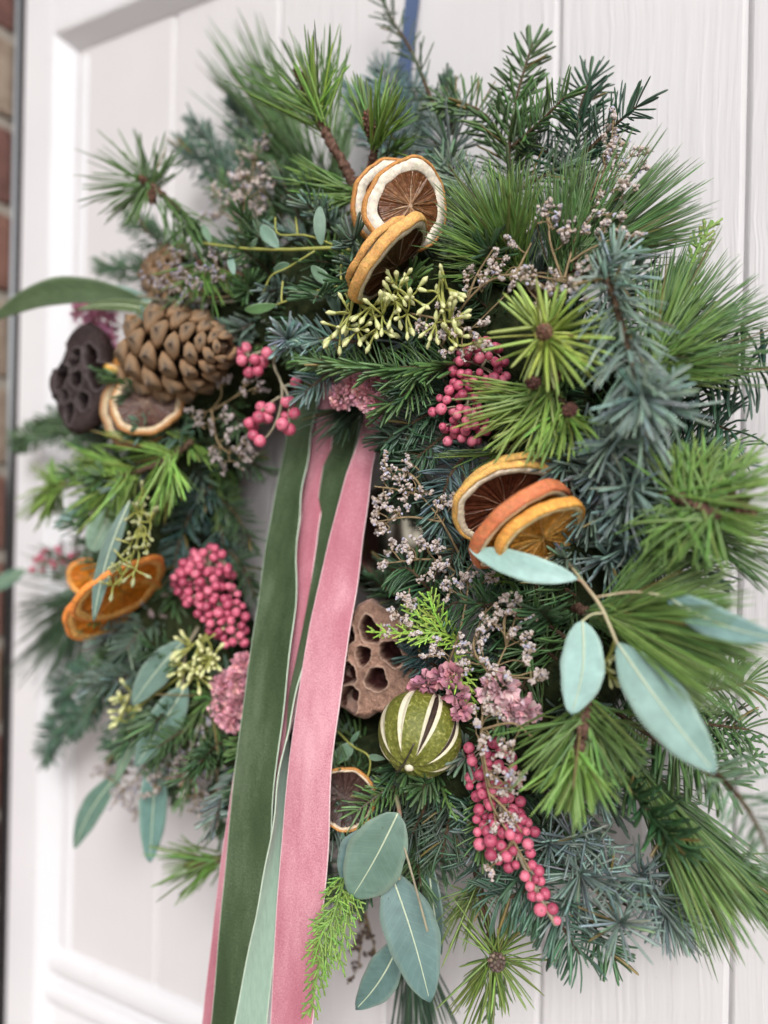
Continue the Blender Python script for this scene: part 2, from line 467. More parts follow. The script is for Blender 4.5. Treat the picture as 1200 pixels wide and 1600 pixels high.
M_SELVG = plain('green_selvedge', [(0.3, (0.42, 0.52, 0.40)), (0.7, (0.55, 0.64, 0.52))], 900, 0.6)
M_SELVP = plain('pink_selvedge', [(0.3, (0.68, 0.46, 0.48)), (0.7, (0.78, 0.60, 0.61))], 900, 0.6)

def door_mat(name, grain):
    m, nd, ln, b = new_mat(name)
    tc = nd.new('ShaderNodeTexCoord')
    big = noise(nd, ln, 9, 3, vec=tc.outputs['Object'])
    ca, cb = ((0.565, 0.543, 0.552), (0.595, 0.573, 0.582)) if grain else ((0.625, 0.615, 0.635), (0.655, 0.645, 0.665))  # frame copy of the paint: sky reflection put in as cooler, lighter colour
    r = ramp(nd, ln, big.outputs['Fac'], [(0.3, ca), (0.7, cb)])
    # fine specks of dirt in the paint
    sp = noise(nd, ln, 260, 2, vec=tc.outputs['Object'])
    sr = ramp(nd, ln, sp.outputs['Fac'], [(0.20, (0.62, 0.55, 0.50)), (0.27, (1, 1, 1))])
    mx = nd.new('ShaderNodeMix'); mx.data_type = 'RGBA'; mx.blend_type = 'MULTIPLY'; mx.inputs['Factor'].default_value = 1
    ln.new(r.outputs[0], mx.inputs['A']); ln.new(sr.outputs[0], mx.inputs['B'])
    ln.new(mx.outputs['Result'], b.inputs['Base Color'])
    b.inputs['Roughness'].default_value = 0.50; b.inputs['Specular IOR Level'].default_value = 0.25
    if grain:
        # raised grain under the paint: wandering vertical ridges
        wob = noise(nd, ln, 7, 3, vec=tc.outputs['Object'], stretch=(1, 1, 1.6))
        wv = nd.new('ShaderNodeVectorMath'); wv.operation = 'MULTIPLY_ADD'
        wv.inputs[1].default_value = (0.010, 0, 0); ln.new(wob.outputs['Color'], wv.inputs[0]); ln.new(tc.outputs['Object'], wv.inputs[2])
        g1 = noise(nd, ln, 260, 3, 0.55, vec=wv.outputs[0], stretch=(1, 1, 0.035))
        g2 = noise(nd, ln, 110, 4, 0.6, vec=wv.outputs[0], stretch=(1, 1, 0.05))
        gr = ramp(nd, ln, g1.outputs['Fac'], [(0.40, (0, 0, 0)), (0.50, (0.35,) * 3), (0.60, (1, 1, 1))])
        patch = noise(nd, ln, 8, 2, vec=tc.outputs['Object'], stretch=(1, 1, 0.5))
        pr = ramp(nd, ln, patch.outputs['Fac'], [(0.35, (0.12,) * 3), (0.68, (1, 1, 1))])
        m1 = nd.new('ShaderNodeMath'); m1.operation = 'MULTIPLY'; ln.new(gr.outputs[0], m1.inputs[0]); ln.new(pr.outputs[0], m1.inputs[1])
        m3 = nd.new('ShaderNodeMath'); m3.operation = 'MULTIPLY_ADD'; m3.inputs[1].default_value = 0.5
        ln.new(g2.outputs['Fac'], m3.inputs[0]); ln.new(m1.outputs[0], m3.inputs[2])
        bump(nd, ln, b, m3.outputs[0], 0.42, 0.0010)
    else:
        g = noise(nd, ln, 60, 4, vec=tc.outputs['Object'])
        bump(nd, ln, b, g.outputs['Fac'], 0.15, 0.0008)
    return m
M_BOARD = door_mat('painted_board', True)
M_FRAME = door_mat('painted_frame', False)

# ------------------------------------------------------------------ the setting: door and brick reveal
def prism_arr(prof, a, b, axis):
    """profile of (u, y) points swept from a to b along axis 'x' or 'z' (u is the other one)"""
    n = len(prof); V = []
    for e in (a, b):
        for u, y in prof:
            V.append((u, y, e) if axis == 'z' else (e, y, u))
    Q = [(i, (i + 1) % n, n + (i + 1) % n, n + i) for i in range(n)]
    return V, Q
def ngon_part(t, name, V, F, mat, bevel=0.0, segs=2, parent=None, kind=None):
    me = bpy.data.meshes.new(name)
    me.from_pydata([tuple(np.asarray(v) - t.base) for v in V], [], F); me.validate(); me.update()
    me.materials.append(mat)
    o = t.put(name, me, parent=parent, kind=kind)
    if bevel:
        md = o.modifiers.new('bevel', 'BEVEL'); md.width = bevel; md.segments = segs; md.limit_method = 'ANGLE'
    return o
def sweep(t, name, prof, a, b, axis, mat, **k):
    V, Q = prism_arr(prof, a, b, axis); n = len(prof)
    return ngon_part(t, name, V, Q + [tuple(range(n))[::-1], tuple(range(n, 2 * n))], mat, **k)

PX = [-0.2985 + 0.1015 * k - (0.0 if k else -0.003) for k in range(8)]
door = Thing('door', 'cream painted wooden door of vertical boards behind the wreath', 'door', (0.0, 0.0, 0.0))
ZT, ZB = 1.881, 1.118
PX[0] = -0.325
edges = [-0.325, -0.194, -0.0925, 0.009, 0.1105, 0.212, 0.3135, 0.415, 0.5165]
for k in range(8):
    x0, x1 = edges[k], edges[k + 1]
    g, d = 0.0017, 0.0024
    prof = [(x0 + 0.0001, 0.02), (x0 + 0.0001, d), (x0 + g, 0.0006), (x0 + g + 0.0012, 0.0), (x1 - g - 0.0012, 0.0), (x1 - g, 0.0006), (x1 - 0.0001, d), (x1 - 0.0001, 0.02)]
    sweep(door, 'board', prof, 1.09, 1.93, 'z', M_BOARD)
sweep(door, 'backing', [(-0.326, 0.0205), (0.517, 0.0205), (0.517, 0.03), (-0.326, 0.03)], 1.09, 1.93, 'z', M_FRAME)
# narrow edge bead of the first board beside the moulding
sweep(door, 'edge_bead', [(-0.3005, 0.0045), (-0.3005, -0.0015), (-0.2975, -0.0022), (-0.2925, -0.0022), (-0.2900, -0.0010), (-0.2892, 0.0045)], ZB + 0.004, ZT - 0.004, 'z', M_FRAME, bevel=0.0008)
# stile with its chamfered moulding
sweep(door, 'stile', [(-0.3565, 0.03), (-0.3565, -0.011), (-0.3540, -0.0138), (-0.3215, -0.0140), (-0.3170, -0.0135), (-0.3045, -0.0015), (-0.3015, 0.0048), (-0.3015, 0.03)],
      0.85, 2.2, 'z', M_FRAME, bevel=0.0012)
sweep(door, 'top_rail', [(ZT, 0.03), (ZT, 0.0048), (ZT + 0.003, -0.0012), (ZT + 0.0145, -0.0135), (ZT + 0.019, -0.0140), (2.2, -0.0141), (2.2, 0.03)],
      -0.3175, 0.5165, 'x', M_FRAME, bevel=0.0012)
# bottom rail: two rounded beads above a flat
def bead(zc, r, y0, n=10):
    return [(zc + r * math.cos(a), y0 - r * 0.55 * math.sin(a)) for a in np.linspace(0, math.pi, n)]
prof = [(ZB + 0.010, 0.03), (ZB + 0.010, 0.0005)] + bead(ZB - 0.003, 0.0125, 0.000) + [(ZB - 0.0185, -0.001)] + bead(ZB - 0.0290, 0.0095, -0.003) + [(ZB - 0.042, -0.004), (0.85, -0.0045), (0.85, 0.03)]
o = sweep(door, 'bottom_rail', prof, -0.3190, 0.5165, 'x', M_FRAME)
for p in o.data.polygons: p.use_smooth = len(p.vertices) == 4
o.data.set_sharp_from_angle(angle=rad(32))

M_BRICK = []
for i, (a, b_) in enumerate([((0.15, 0.075, 0.058), (0.25, 0.13, 0.10)), ((0.20, 0.125, 0.085), (0.30, 0.20, 0.14)), ((0.22, 0.16, 0.12), (0.34, 0.27, 0.21)), ((0.12, 0.06, 0.05), (0.20, 0.10, 0.085))]):
    M_BRICK.append(plain('brick_%d' % i, [(0.3, a), (0.7, b_)], 60, 0.9, 0.2, 0.003, 0.8))
M_MORTAR = plain('mortar', [(0.3, (0.30, 0.26, 0.22)), (0.7, (0.42, 0.38, 0.33))], 300, 0.95, 0.1, 0.002, 0.8)
M_GAP_DARK = plain('dark_reveal', [(0.3, (0.022, 0.019, 0.021)), (0.7, (0.035, 0.03, 0.032))], 200, 0.8)
wall = Thing('brick_wall', 'red and buff brick reveal at the far left beside the door', 'wall', (-0.40, -0.05, 0.85))
def box_arr(x0, x1, y0, y1, z0, z1):
    V = [(x, y, z) for x in (x0, x1) for y in (y0, y1) for z in (z0, z1)]
    F = [(0, 1, 3, 2), (4, 6, 7, 5), (0, 4, 5, 1), (2, 3, 7, 6), (0, 2, 6, 4), (1, 5, 7, 3)]
    return V, F
V, F = box_arr(-0.46, -0.3705, -0.30, -0.0115, 0.85, 2.2); ngon_part(wall, 'mortar', V, F, M_MORTAR)
z = 0.86; k = 0
while z < 2.15:
    yy = -0.296 if k % 2 else -0.24
    y = -0.012
    ln_ = 0.1025 if k % 2 else 0.215
    while y > -0.29:
        y0 = max(y - ln_, -0.296)
        V, F = box_arr(-0.45, -0.3675 + random.uniform(-0.0015, 0.0015), y0, y - 0.001, z, z + 0.065)
        ngon_part(wall, 'brick', V, F, random.choice(M_BRICK), bevel=0.003)
        y = y0 - 0.010
        ln_ = 0.215
    z += 0.075; k += 1
gap_strip = Thing('door_frame_strip', 'dark narrow gap strip between the door edge and the bricks', 'frame strip', (-0.362, 0.0, 0.85))  # solid dark strip filling the gap beside the door edge
V, F = box_arr(-0.3670, -0.3572, -0.0110, 0.035, 0.85, 2.2); ngon_part(gap_strip, 'strip', V, F, M_GAP_DARK, bevel=0.001)

M_BOUNCE = plain('stone_paving', [(0.3, (0.40, 0.35, 0.32)), (0.7, (0.52, 0.46, 0.42))], 6, 0.85)  # unseen ground, added to bounce warm light up from below
V, F = box_arr(-3.0, 3.0, -5.0, 0.06, -0.05, 0.0)
me = bpy.data.meshes.new('paving'); me.from_pydata(V, [], F); me.update(); me.materials.append(M_BOUNCE)
go = bpy.data.objects.new('ground', me); COL.objects.link(go); go['kind'] = 'structure'

# hanger strap over the door
M_STRAP = plain('blue_grey_strap', [(0.3, (0.055, 0.085, 0.17)), (0.7, (0.075, 0.11, 0.21))], 300, 0.45, 0.4, 0.0003, 0.3)
st = Thing('hanger_strap', 'blue grey flat strap running up the door from the wreath', 'strap', W(632, 140, 0.003))
Pa = [W(628, 260, 0.020), W(630, 180, 0.008), W(633, 110, 0.0045), W(645, 0, 0.0035), W(654, -90, 0.0035)]
Pl = smooth(Pa, 24); wv = np.array([0.0050, 0, 0.0008])
Vs = np.stack([Pl - wv, Pl + wv, Pl + wv + [0, -0.0012, 0], Pl - wv + [0, -0.0012, 0]], 1).reshape(-1, 3)
i = np.arange(23)[:, None] * 4; j = np.arange(4)[None]
st.add('strap_band', Vs, np.stack([i + j, i + (j + 1) % 4, i + 4 + (j + 1) % 4, i + 4 + j], -1).reshape(-1, 4), mat=M_STRAP, smooth_=False)
# polished fitting seen through the hole
M_METAL = plain('tarnished_metal', [(0.3, (0.22, 0.20, 0.16)), (0.7, (0.34, 0.31, 0.25))], 30, 0.20, 0.5, metallic=1.0)
kn = Thing('door_knob', 'dull polished metal knob on the door glimpsed through the wreath hole', 'door knob', W(640, 850, 0.0))
c = W(622, 850, 0.018); c[1] = 0
prof = [(0.001, -0.042), (0.014, -0.0415), (0.026, -0.038), (0.034, -0.032), (0.037, -0.026), (0.034, -0.020), (0.022, -0.015), (0.016, -0.010), (0.018, -0.006), (0.040, -0.005), (0.043, -0.001)]
ns = 40; Vk = []
for r_, y_ in prof:
    for a in np.linspace(0, 2 * math.pi, ns, endpoint=False): Vk.append((c[0] + r_ * math.cos(a), y_, c[2] + r_ * math.sin(a)))
i = np.arange(len(prof) - 1)[:, None] * ns; j = np.arange(ns)[None]
Qk = np.stack([i + j, i + (j + 1) % ns, i + ns + (j + 1) % ns, i + ns + j], -1).reshape(-1, 4)
kn.add('knob', np.array(Vk), Qk, mat=M_METAL)

# ------------------------------------------------------------------ wreath base: moss ring and the short greenery bound to it
WC = np.array([0.005, -0.052, 1.487]); RM, RTUBE = 0.140, 0.036
M_MOSS = plain('moss', [(0.3, (0.010, 0.016, 0.007)), (0.6, (0.028, 0.036, 0.014)), (0.8, (0.06, 0.055, 0.025))], 160, 0.95, 0.1, 0.004, 1.0)
base = Thing('wreath_base', 'ring of dark moss thickly bound with short fir greenery', 'wreath', WC)
nu, nv = 120, 24; V = []
for i in range(nu):
    a = 2 * math.pi * i / nu
    for j in range(nv):
        b = 2 * math.pi * j / nv
        r = RTUBE * (1 + 0.14 * math.sin(5 * a + 3 * b) * math.cos(3 * a - 2 * b) + random.uniform(-0.05, 0.05))
        V.append(WC + np.array([math.cos(a) * (RM + r * math.cos(b)), -r * 1.05 * math.sin(b), math.sin(a) * (RM + r * math.cos(b))]))
i = np.arange(nu)[:, None]; j = np.arange(nv)[None]; i2 = (i + 1) % nu; j2 = (j + 1) % nv
base.add('moss_ring', np.array(V), np.stack([i * nv + j, i2 * nv + j, i2 * nv + j2, i * nv + j2], -1).reshape(-1, 4), mat=M_MOSS)
def filler(a, b, L, col, lean, out, nl=15, mode='round', w=1.8):
    er = np.array([math.cos(a), 0, math.sin(a)]); et = np.array([-math.sin(a), 0, math.cos(a)])
    nrm = er * math.cos(b) + np.array([0, -1, 0]) * math.sin(b)
    p0 = WC + er * RM + nrm * RTUBE * 0.65
    d = unit(nrm * out + et * lean + er * 0.25 * math.cos(b) + rng.normal(0, 0.18, 3))
    if abs((p0 + d * L)[1]) < 0.006 and d[1] > 0: d[1] = 0
    P = smooth([p0, p0 + d * L * 0.5 + nrm * 0.003, p0 + d * L + np.array([0, 0, -0.004])], 24)
    P[:, 1] = np.minimum(P[:, 1], -0.006)
    n = int(L * 100 * 13); T = tang(P)
    s = np.linspace(0.05, 1, n); k = np.clip((s * 23).astype(int), 0, 22)
    Tn = T[k]; N = orth(np.tile(nrm, (n, 1)), Tn); S = np.cross(Tn, N)
    ph = rng.uniform(-2.4, 2.4, n) if mode == 'round' else np.where(np.arange(n) % 2, 1, -1) * rng.normal(1.25, 0.3, n)
    aa = np.radians(rng.normal(58, 8, n)) * (1 - 0.55 * np.clip((s - 0.85) / 0.15, 0, 1))
    D = np.cos(aa)[:, None] * Tn + np.sin(aa)[:, None] * (np.sin(ph)[:, None] * S + np.cos(ph)[:, None] * N)
    c = tint(col, n)
    Lm = nl * 1e-3 * rng.uniform(0.8, 1.1, n)
    a1 = needle_arr(P[k], D, Tn + 0.2 * rng.normal(0, 1, (n, 3)), Lm, w * 1e-3, 0.14, c * 0.85, c * 1.1)
    V2, Q2 = tube_arr(P, np.linspace(1.2, 0.6, 24) * 1e-3, 5)
    V = np.vstack([a1[0], V2]); Q = np.vstack([a1[1], Q2 + len(a1[0])])
    C = np.vstack([a1[2], np.tile((0.07, 0.045, 0.028), (len(V2), 1))])
    V[:, 1] = np.minimum(V[:, 1], -0.002); V = tuck(V)
    base.add('fir_twig', V, Q, mat=M_NEEDLE, col=C, kind='stuff')
pal = [FIR, FIR, FIRD, FIRB, FIRD, FIRL, CEDARD]
for k in range(250):
    a = 2 * math.pi * (k * 0.6180339) + random.uniform(-0.1, 0.1)
    b = random.choice([random.uniform(-0.2, 0.9), random.uniform(0.5, 1.9), random.uniform(1.3, 2.6)])
    inner = b > 1.9
    filler(a, b, random.uniform(0.030, 0.048) if not inner else random.uniform(0.018, 0.028), random.choice(pal), random.uniform(-0.8, 0.8), 0.75 if not inner else 0.5, nl=random.uniform(12, 17), mode=random.choice(['round', 'round', 'flat']))
for k in range(46):      # outer skirt
    a = 2 * math.pi * k / 46 + random.uniform(-0.06, 0.06)
    filler(a, random.uniform(-0.25, 0.4), random.uniform(0.038, 0.055), random.choice(pal), random.uniform(-0.5, 0.5), 0.9, nl=random.uniform(14, 19), mode=random.choice(['flat', 'flat', 'round']), w=1.9)

# ------------------------------------------------------------------ ribbons
def ribbon(name_label, rows, mf, mb, msel, group='velvet ribbon tails'):
    A = smooth(WP([(r[0], r[2], r[3]) for r in rows]), 90); B = smooth(WP([(r[1], r[2], r[4]) for r in rows]), 90)
    t = Thing('ribbon', name_label, 'ribbon', (A[0] + B[0]) / 2, group)
    nc = 7; u = np.linspace(0, 1, nc)[None, :, None]
    G = A[:, None] * (1 - u) + B[:, None] * u
    du = unit(np.broadcast_to((B - A)[:, None], G.shape)); dv = unit(np.gradient(G, axis=0))
    N = unit(np.cross(dv, du))
    k0 = random.uniform(0, 6)
    wav = (0.0009 * np.sin(np.linspace(0, 19, 90) + k0) + 0.0005 * np.sin(np.linspace(0, 47, 90) + k0))[:, None, None] * (0.4 + u) + 0.0009 * np.sin(u * math.pi)
    G = G + N * wav
    th = 0.00035
    n = 90
    i = np.arange(n - 1)[:, None] * nc; j = np.arange(nc - 1)[None]
    Q1 = np.stack([i + j, i + j + 1, i + nc + j + 1, i + nc + j], -1).reshape(-1, 4)
    t.add('velvet_face', (G + N * th).reshape(-1, 3), Q1, mat=mf)
    t.add('woven_back', (G - N * th).reshape(-1, 3), Q1[:, ::-1], mat=mb)
    for E in (G[:, 0], G[:, -1]):
        t.tube('selvedge', E, 0.00042, msel, 6, 0.12)
    return t
ribbon('front green velvet ribbon tail, widest and leftmost, with pale edges',
       [(462, 500, 600, 0.050, 0.052), (448, 484, 680, 0.066, 0.070), (432, 474, 770, 0.078, 0.082), (415, 463, 860, 0.088, 0.092), (395, 455, 1000, 0.102, 0.106), (369, 434, 1200, 0.118, 0.122), (348, 413, 1400, 0.126, 0.130), (331, 398, 1600, 0.127, 0.131), (322, 390, 1720, 0.126, 0.130)],
       M_VGREEN, M_SAGE, M_SELVG)
ribbon('broad dusty pink velvet ribbon tail hanging in front, in sharp focus',
       [(577, 605, 600, 0.050, 0.047), (563, 591, 680, 0.068, 0.064), (540, 580, 750, 0.078, 0.074), (511, 564, 860, 0.090, 0.086), (481, 545, 1000, 0.104, 0.100), (452, 519, 1200, 0.120, 0.116), (434, 506, 1400, 0.128, 0.124), (424, 490, 1600, 0.128, 0.124), (418, 484, 1720, 0.127, 0.123)],
       M_VPINK, M_PINKB, M_SELVP)
ribbon('narrow dusty pink ribbon tail between the two green ones',
       [(498, 525, 600, 0.044, 0.046), (488, 519, 680, 0.062, 0.062), (476, 508, 770, 0.072, 0.072), (463, 494, 860, 0.082, 0.082), (452, 478, 1000, 0.096, 0.096), (440, 462, 1100, 0.103, 0.105), (400, 440, 1200, 0.106, 0.108), (358, 402, 1400, 0.108, 0.110), (342, 380, 1600, 0.108, 0.110), (335, 372, 1720, 0.108, 0.110)],
       M_VPINK, M_PINKB, M_SELVP)
ribbon('twisted green ribbon tail showing its pale sage back beside the pink one',
       [(522, 566, 600, 0.042, 0.043), (513, 560, 680, 0.060, 0.060), (500, 536, 770, 0.072, 0.074), (487, 509, 860, 0.080, 0.086), (464, 482, 1000, 0.092, 0.101), (452, 466, 1090, 0.098, 0.111), (450, 440, 1180, 0.106, 0.124), (444, 424, 1280, 0.116, 0.134), (438, 410, 1390, 0.122, 0.138), (428, 388, 1490, 0.126, 0.140), (416, 367, 1600, 0.127, 0.141), (405, 345, 1720, 0.127, 0.141)],
       M_VGREEN, M_SAGE, M_SELVG)
ribbon('dusty pink ribbon tail mostly hidden behind the leftmost green one',
       [(455, 490, 600, 0.040, 0.042), (448, 482, 700, 0.060, 0.062), (424, 464, 850, 0.080, 0.084), (405, 450, 1000, 0.094, 0.098), (369, 430, 1190, 0.108, 0.112), (340, 400, 1400, 0.114, 0.119), (316, 378, 1600, 0.114, 0.119), (303, 366, 1720, 0.114, 0.119)],
       M_VPINK, M_PINKB, M_SELVP)

# ------------------------------------------------------------------ dried orange slices
def orange_slice(label, c, nrm, R, spin=0.0, rind=(0.66, 0.27, 0.045), pith=(0.72, 0.60, 0.44), flesh=(0.15, 0.045, 0.014), flesh2=(0.42, 0.17, 0.05), warp=0.12, h=0.0018, seed=0, curl=0.0, pin=0.80, memb=None, wave=1.0):
    r_ = np.random.default_rng(seed + 5)
    ctr = W(*c); Bm = basis(nrm)
    t = Thing('dried_orange_slice', label, 'orange slice', ctr, 'dried orange slices')
    cs, sn = math.cos(spin), math.sin(spin)
    ph = r_.uniform(0, 6.28, 4)
    def out(th): return 1 + 0.04 * np.sin(2 * th + ph[0]) + 0.028 * np.sin(3 * th + ph[1]) + 0.014 * np.sin(7 * th + ph[2]) + 0.008 * np.sin(13 * th + ph[3])
    def place(x, y, z):
        rq = x * x + y * y; tq = np.arctan2(y, x)
        z = z + R * warp * (x * x - y * y) + R * curl * rq + wave * R * rq * (0.045 * np.sin(3 * tq + ph[1]) + 0.022 * np.sin(5 * tq + ph[3]))
        X = x * cs - y * sn; Y = x * sn + y * cs
        L = np.stack([X * R, Y * R, z], -1)
        return ctr + L @ Bm.T
    ns = 96; th = np.linspace(0, 2 * math.pi, ns, endpoint=False); ro = out(th)
    def ringmesh(prof, closed=True):
        m = len(prof)
        V = []
        for rr, zz in prof:
            rj = ro * rr + r_.normal(0, 0.0022, ns) * (rr > 0.94) + 0.010 * np.sin(9 * th + 7 * rr) * (rr < 0.9); zj = zz + r_.normal(0, 0.00005, ns)
            V.append(place(rj * np.cos(th), rj * np.sin(th), zj))
        V = np.vstack(V)
        Q = []
        for i in range(m if closed else m - 1):
            i2 = (i + 1) % m; j = np.arange(ns); j2 = (j + 1) % ns
            Q.append(np.stack([i * ns + j, i * ns + j2, i2 * ns + j2, i2 * ns + j], -1))
        return V, np.vstack(Q)
    V, Q = ringmesh([(0.925, h * 0.96), (0.965, h * 1.06), (0.995, h * 0.8), (1.01, 0.0), (0.995, -h * 0.8), (0.965, -h * 1.06), (0.925, -h * 0.96)], True)
    t.add('rind', V, Q, mat=M_RIND, col=tint(rind, len(V), 0.10, 0.05))
    V, Q = ringmesh([(0.93, h * 0.95), (0.5 * (0.93 + pin), h * 0.98), (pin + 0.01, h * 0.9), (pin - 0.015, h * 0.5), (pin - 0.015, -h * 0.5), (pin + 0.01, -h * 0.9), (0.5 * (0.93 + pin), -h * 0.98), (0.93, -h * 0.95)], True)
    t.add('pith', V, Q, mat=M_VC, col=tint(pith, len(V), 0.07, 0.02))
    Vs, Qs, nb = [], [], 0
    nseg = 10
    bounds = np.sort(np.linspace(0, 2 * math.pi, nseg, endpoint=False) + r_.normal(0, 0.05, nseg))
    for b in bounds:      # membranes
        rr = np.linspace(0.0, pin, 8); wv = (0.003 + 0.016 * (1 - rr) ** 3 + 0.005 * (rr > pin - 0.1)) * r_.uniform(0.5, 1.5)
        wob = 0.030 * np.sin(rr * r_.uniform(4, 9) + b * 5) * rr
        for sgn in (1, -1):
            Vm = []
            for off in (-1, 1):
                x = rr * np.cos(b) - (off * wv + wob) * np.sin(b); y = rr * np.sin(b) + (off * wv + wob) * np.cos(b)
                Vm.append(place(x, y, sgn * h * (0.62 + 0.25 * rr)))
            Vm.append(place(rr * np.cos(b) - wob * np.sin(b), rr * np.sin(b) + wob * np.cos(b), sgn * h * (0.75 + 0.28 * rr)))
            V = np.vstack([Vm[0], Vm[2], Vm[1]]); j = np.arange(7)
            Qm = np.vstack([np.stack([j, j + 1, j + 9, j + 8], -1), np.stack([j + 8, j + 9, j + 17, j + 16], -1)])
            Vs.append(V); Qs.append(Qm + nb); nb += len(V)
    Vp = np.vstack(Vs)
    mc = np.asarray(pith) * 0.25 + np.asarray(flesh2) * 0.75 if memb is None else memb
    t.add('membrane', Vp, np.vstack(Qs), mat=M_FLESH, col=tint(mc, len(Vp), 0.15, 0.04))
    for k in range(nseg):
        a0 = bounds[k]; a1 = bounds[(k + 1) % nseg] + (2 * math.pi if k == nseg - 1 else 0)
        na, nr = 22, 12
        aa = np.linspace(a0 + 0.012, a1 - 0.012, na); rr = np.linspace(0.05, pin, nr)
        A, Rr = np.meshgrid(aa, rr)
        streak = r_.uniform(0, 1, (1, na)) * 0.7 + r_.uniform(0, 1, (nr, na)) * 0.3
        segf = r_.uniform(-0.30, 0.22)
        hole = 0.35 * np.sin((A - a0) / (a1 - a0) * math.pi) * np.sin((Rr) / pin * math.pi)
        Vt = []; Ct = []
        for sgn in (1, -1):
            zz = sgn * h * (0.45 - hole + 0.60 * streak)
            Vt.append(place(Rr * np.cos(A), Rr * np.sin(A), zz).reshape(-1, 3))
            f = np.clip(streak * 1.5 - 0.50 + segf + 1.6 * (0.30 - Rr).clip(0) - 0.35 * (Rr / pin) ** 2, 0, 1).reshape(-1, 1)
            Ct.append(np.asarray(flesh) * (1 - f) + np.asarray(flesh2) * f)
        i = np.arange(nr - 1)[:, None] * na; j = np.arange(na - 1)[None]
        q = np.stack([i + j, i + j + 1, i + na + j + 1, i + na + j], -1).reshape(-1, 4)
        t.add('segment', np.vstack(Vt), np.vstack([q, q[:, ::-1] + nr * na]), mat=M_FLESH, col=np.vstack(Ct))
    return t
M_RIND = vcol_mat('dried_rind', 0.55, 0.35, 0.32, 1100, 0.0016)
M_FLESH = vcol_mat('dried_flesh', 0.30, 0.5, 0.45, 500, 0.0009, transl=0.22)
OR1 = dict(rind=(0.62, 0.26, 0.05))
orange_slice('pale-faced dried orange slice in front at the top centre, tan flesh', (640, 322, 0.108), cdir(0.36, -0.18, 0.92), 0.0222, 0.3, flesh=(0.16, 0.055, 0.018), flesh2=(0.55, 0.30, 0.14), pith=(0.76, 0.67, 0.54), seed=1, curl=-0.10, pin=0.71, **OR1)
orange_slice('dried orange slice tucked just behind the pale-faced one at the top', (613, 318, 0.097), cdir(0.40, -0.15, 0.90), 0.0222, 1.0, pith=(0.76, 0.67, 0.54), seed=2, curl=-0.06, pin=0.72, **OR1)
orange_slice('dried orange slice seen edge-on above the pale green buds', (616, 412, 0.121), cdir(0.70, -0.70, 0.10), 0.0245, 0.5, rind=(0.78, 0.40, 0.09), flesh=(0.06, 0.018, 0.008), flesh2=(0.12, 0.045, 0.02), seed=3, warp=0.0, h=0.0026, curl=-0.14, wave=0.4)
orange_slice('thin dried orange slice behind the edge-on one above the green buds', (596, 403, 0.112), cdir(0.70, -0.70, 0.08), 0.0225, 0.2, rind=(0.74, 0.36, 0.08), seed=4, warp=0.0, curl=-0.10, wave=0.4)
OR2 = dict(rind=(0.70, 0.31, 0.05))
orange_slice('dark-fleshed dried orange slice, foremost of the trio at centre right', (789, 788, 0.112), cdir(0.22, -0.68, 0.66), 0.0255, 0.2, flesh=(0.075, 0.018, 0.010), flesh2=(0.26, 0.09, 0.045), pith=(0.86, 0.72, 0.52), seed=6, warp=0.04, wave=0.3, memb=(0.46, 0.25, 0.15), rind=(0.88, 0.47, 0.09))
orange_slice('yellow-rinded orange slice lying behind the dark-fleshed one at centre right', (798, 768, 0.105), cdir(0.20, -0.72, 0.62), 0.0245, 0.8, seed=7, warp=0.05, wave=0.4, pith=(0.84, 0.68, 0.42), rind=(0.90, 0.50, 0.10))
orange_slice('red-edged orange slice with bright flesh above the aqua leaf', (815, 820, 0.119), cdir(0.50, -0.72, 0.42), 0.0275, 0.1, rind=(0.74, 0.20, 0.06), flesh=(0.55, 0.19, 0.02), flesh2=(0.75, 0.33, 0.05), seed=8, warp=0.0, h=0.0030, wave=0.2, pith=(0.88, 0.68, 0.42))
orange_slice('bright orange slice lowest of the trio at centre right', (845, 836, 0.121), cdir(0.44, -0.70, 0.54), 0.0225, 0.4, rind=(0.88, 0.38, 0.035), flesh=(0.52, 0.21, 0.025), flesh2=(0.72, 0.40, 0.10), pith=(0.78, 0.56, 0.25), seed=9, warp=0.03, h=0.0026, wave=0.4)
OR3 = dict(rind=(0.88, 0.26, 0.012), flesh=(0.72, 0.20, 0.012), flesh2=(0.88, 0.38, 0.03), pith=(0.84, 0.42, 0.08), wave=0.4)
orange_slice('vivid orange slice lowest on the blurred left side', (176, 946, 0.108), cdir(0.58, -0.70, 0.36), 0.0300, 0.1, seed=10, warp=0.05, **OR3)
orange_slice('vivid orange slice stacked right above the lowest on the left', (190, 920, 0.116), cdir(0.58, -0.72, 0.34), 0.0290, 0.6, seed=11, warp=0.06, **OR3)
orange_slice('small vivid orange slice ring beside the drooping leaf on the left', (138, 902, 0.100), cdir(0.1, -0.3, 0.9), 0.0135, 0.6, seed=12, **OR3)
orange_slice('brown-fleshed orange slice ring under the pine cone', (230, 630, 0.104), cdir(0.05, 0.40, 0.86), 0.0225, 0.2, rind=(0.50, 0.22, 0.06), flesh=(0.09, 0.04, 0.03), flesh2=(0.22, 0.12, 0.08), pith=(0.62, 0.46, 0.28), seed=13, warp=0.05)
orange_slice('old dried orange slice behind the brown-fleshed ring under the pine cone', (222, 640, 0.094), cdir(-0.02, 0.36, 0.88), 0.0268, 0.9, rind=(0.42, 0.20, 0.07), flesh=(0.07, 0.03, 0.02), flesh2=(0.16, 0.09, 0.05), pith=(0.52, 0.38, 0.22), seed=14)
orange_slice('yellow-edged orange slice between the left seed pod and the pine cone', (205, 574, 0.083), cdir(0.30, 0.70, 0.30), 0.0180, 0.3, rind=(0.75, 0.40, 0.04), flesh=(0.55, 0.22, 0.04), flesh2=(0.7, 0.35, 0.08), seed=15)
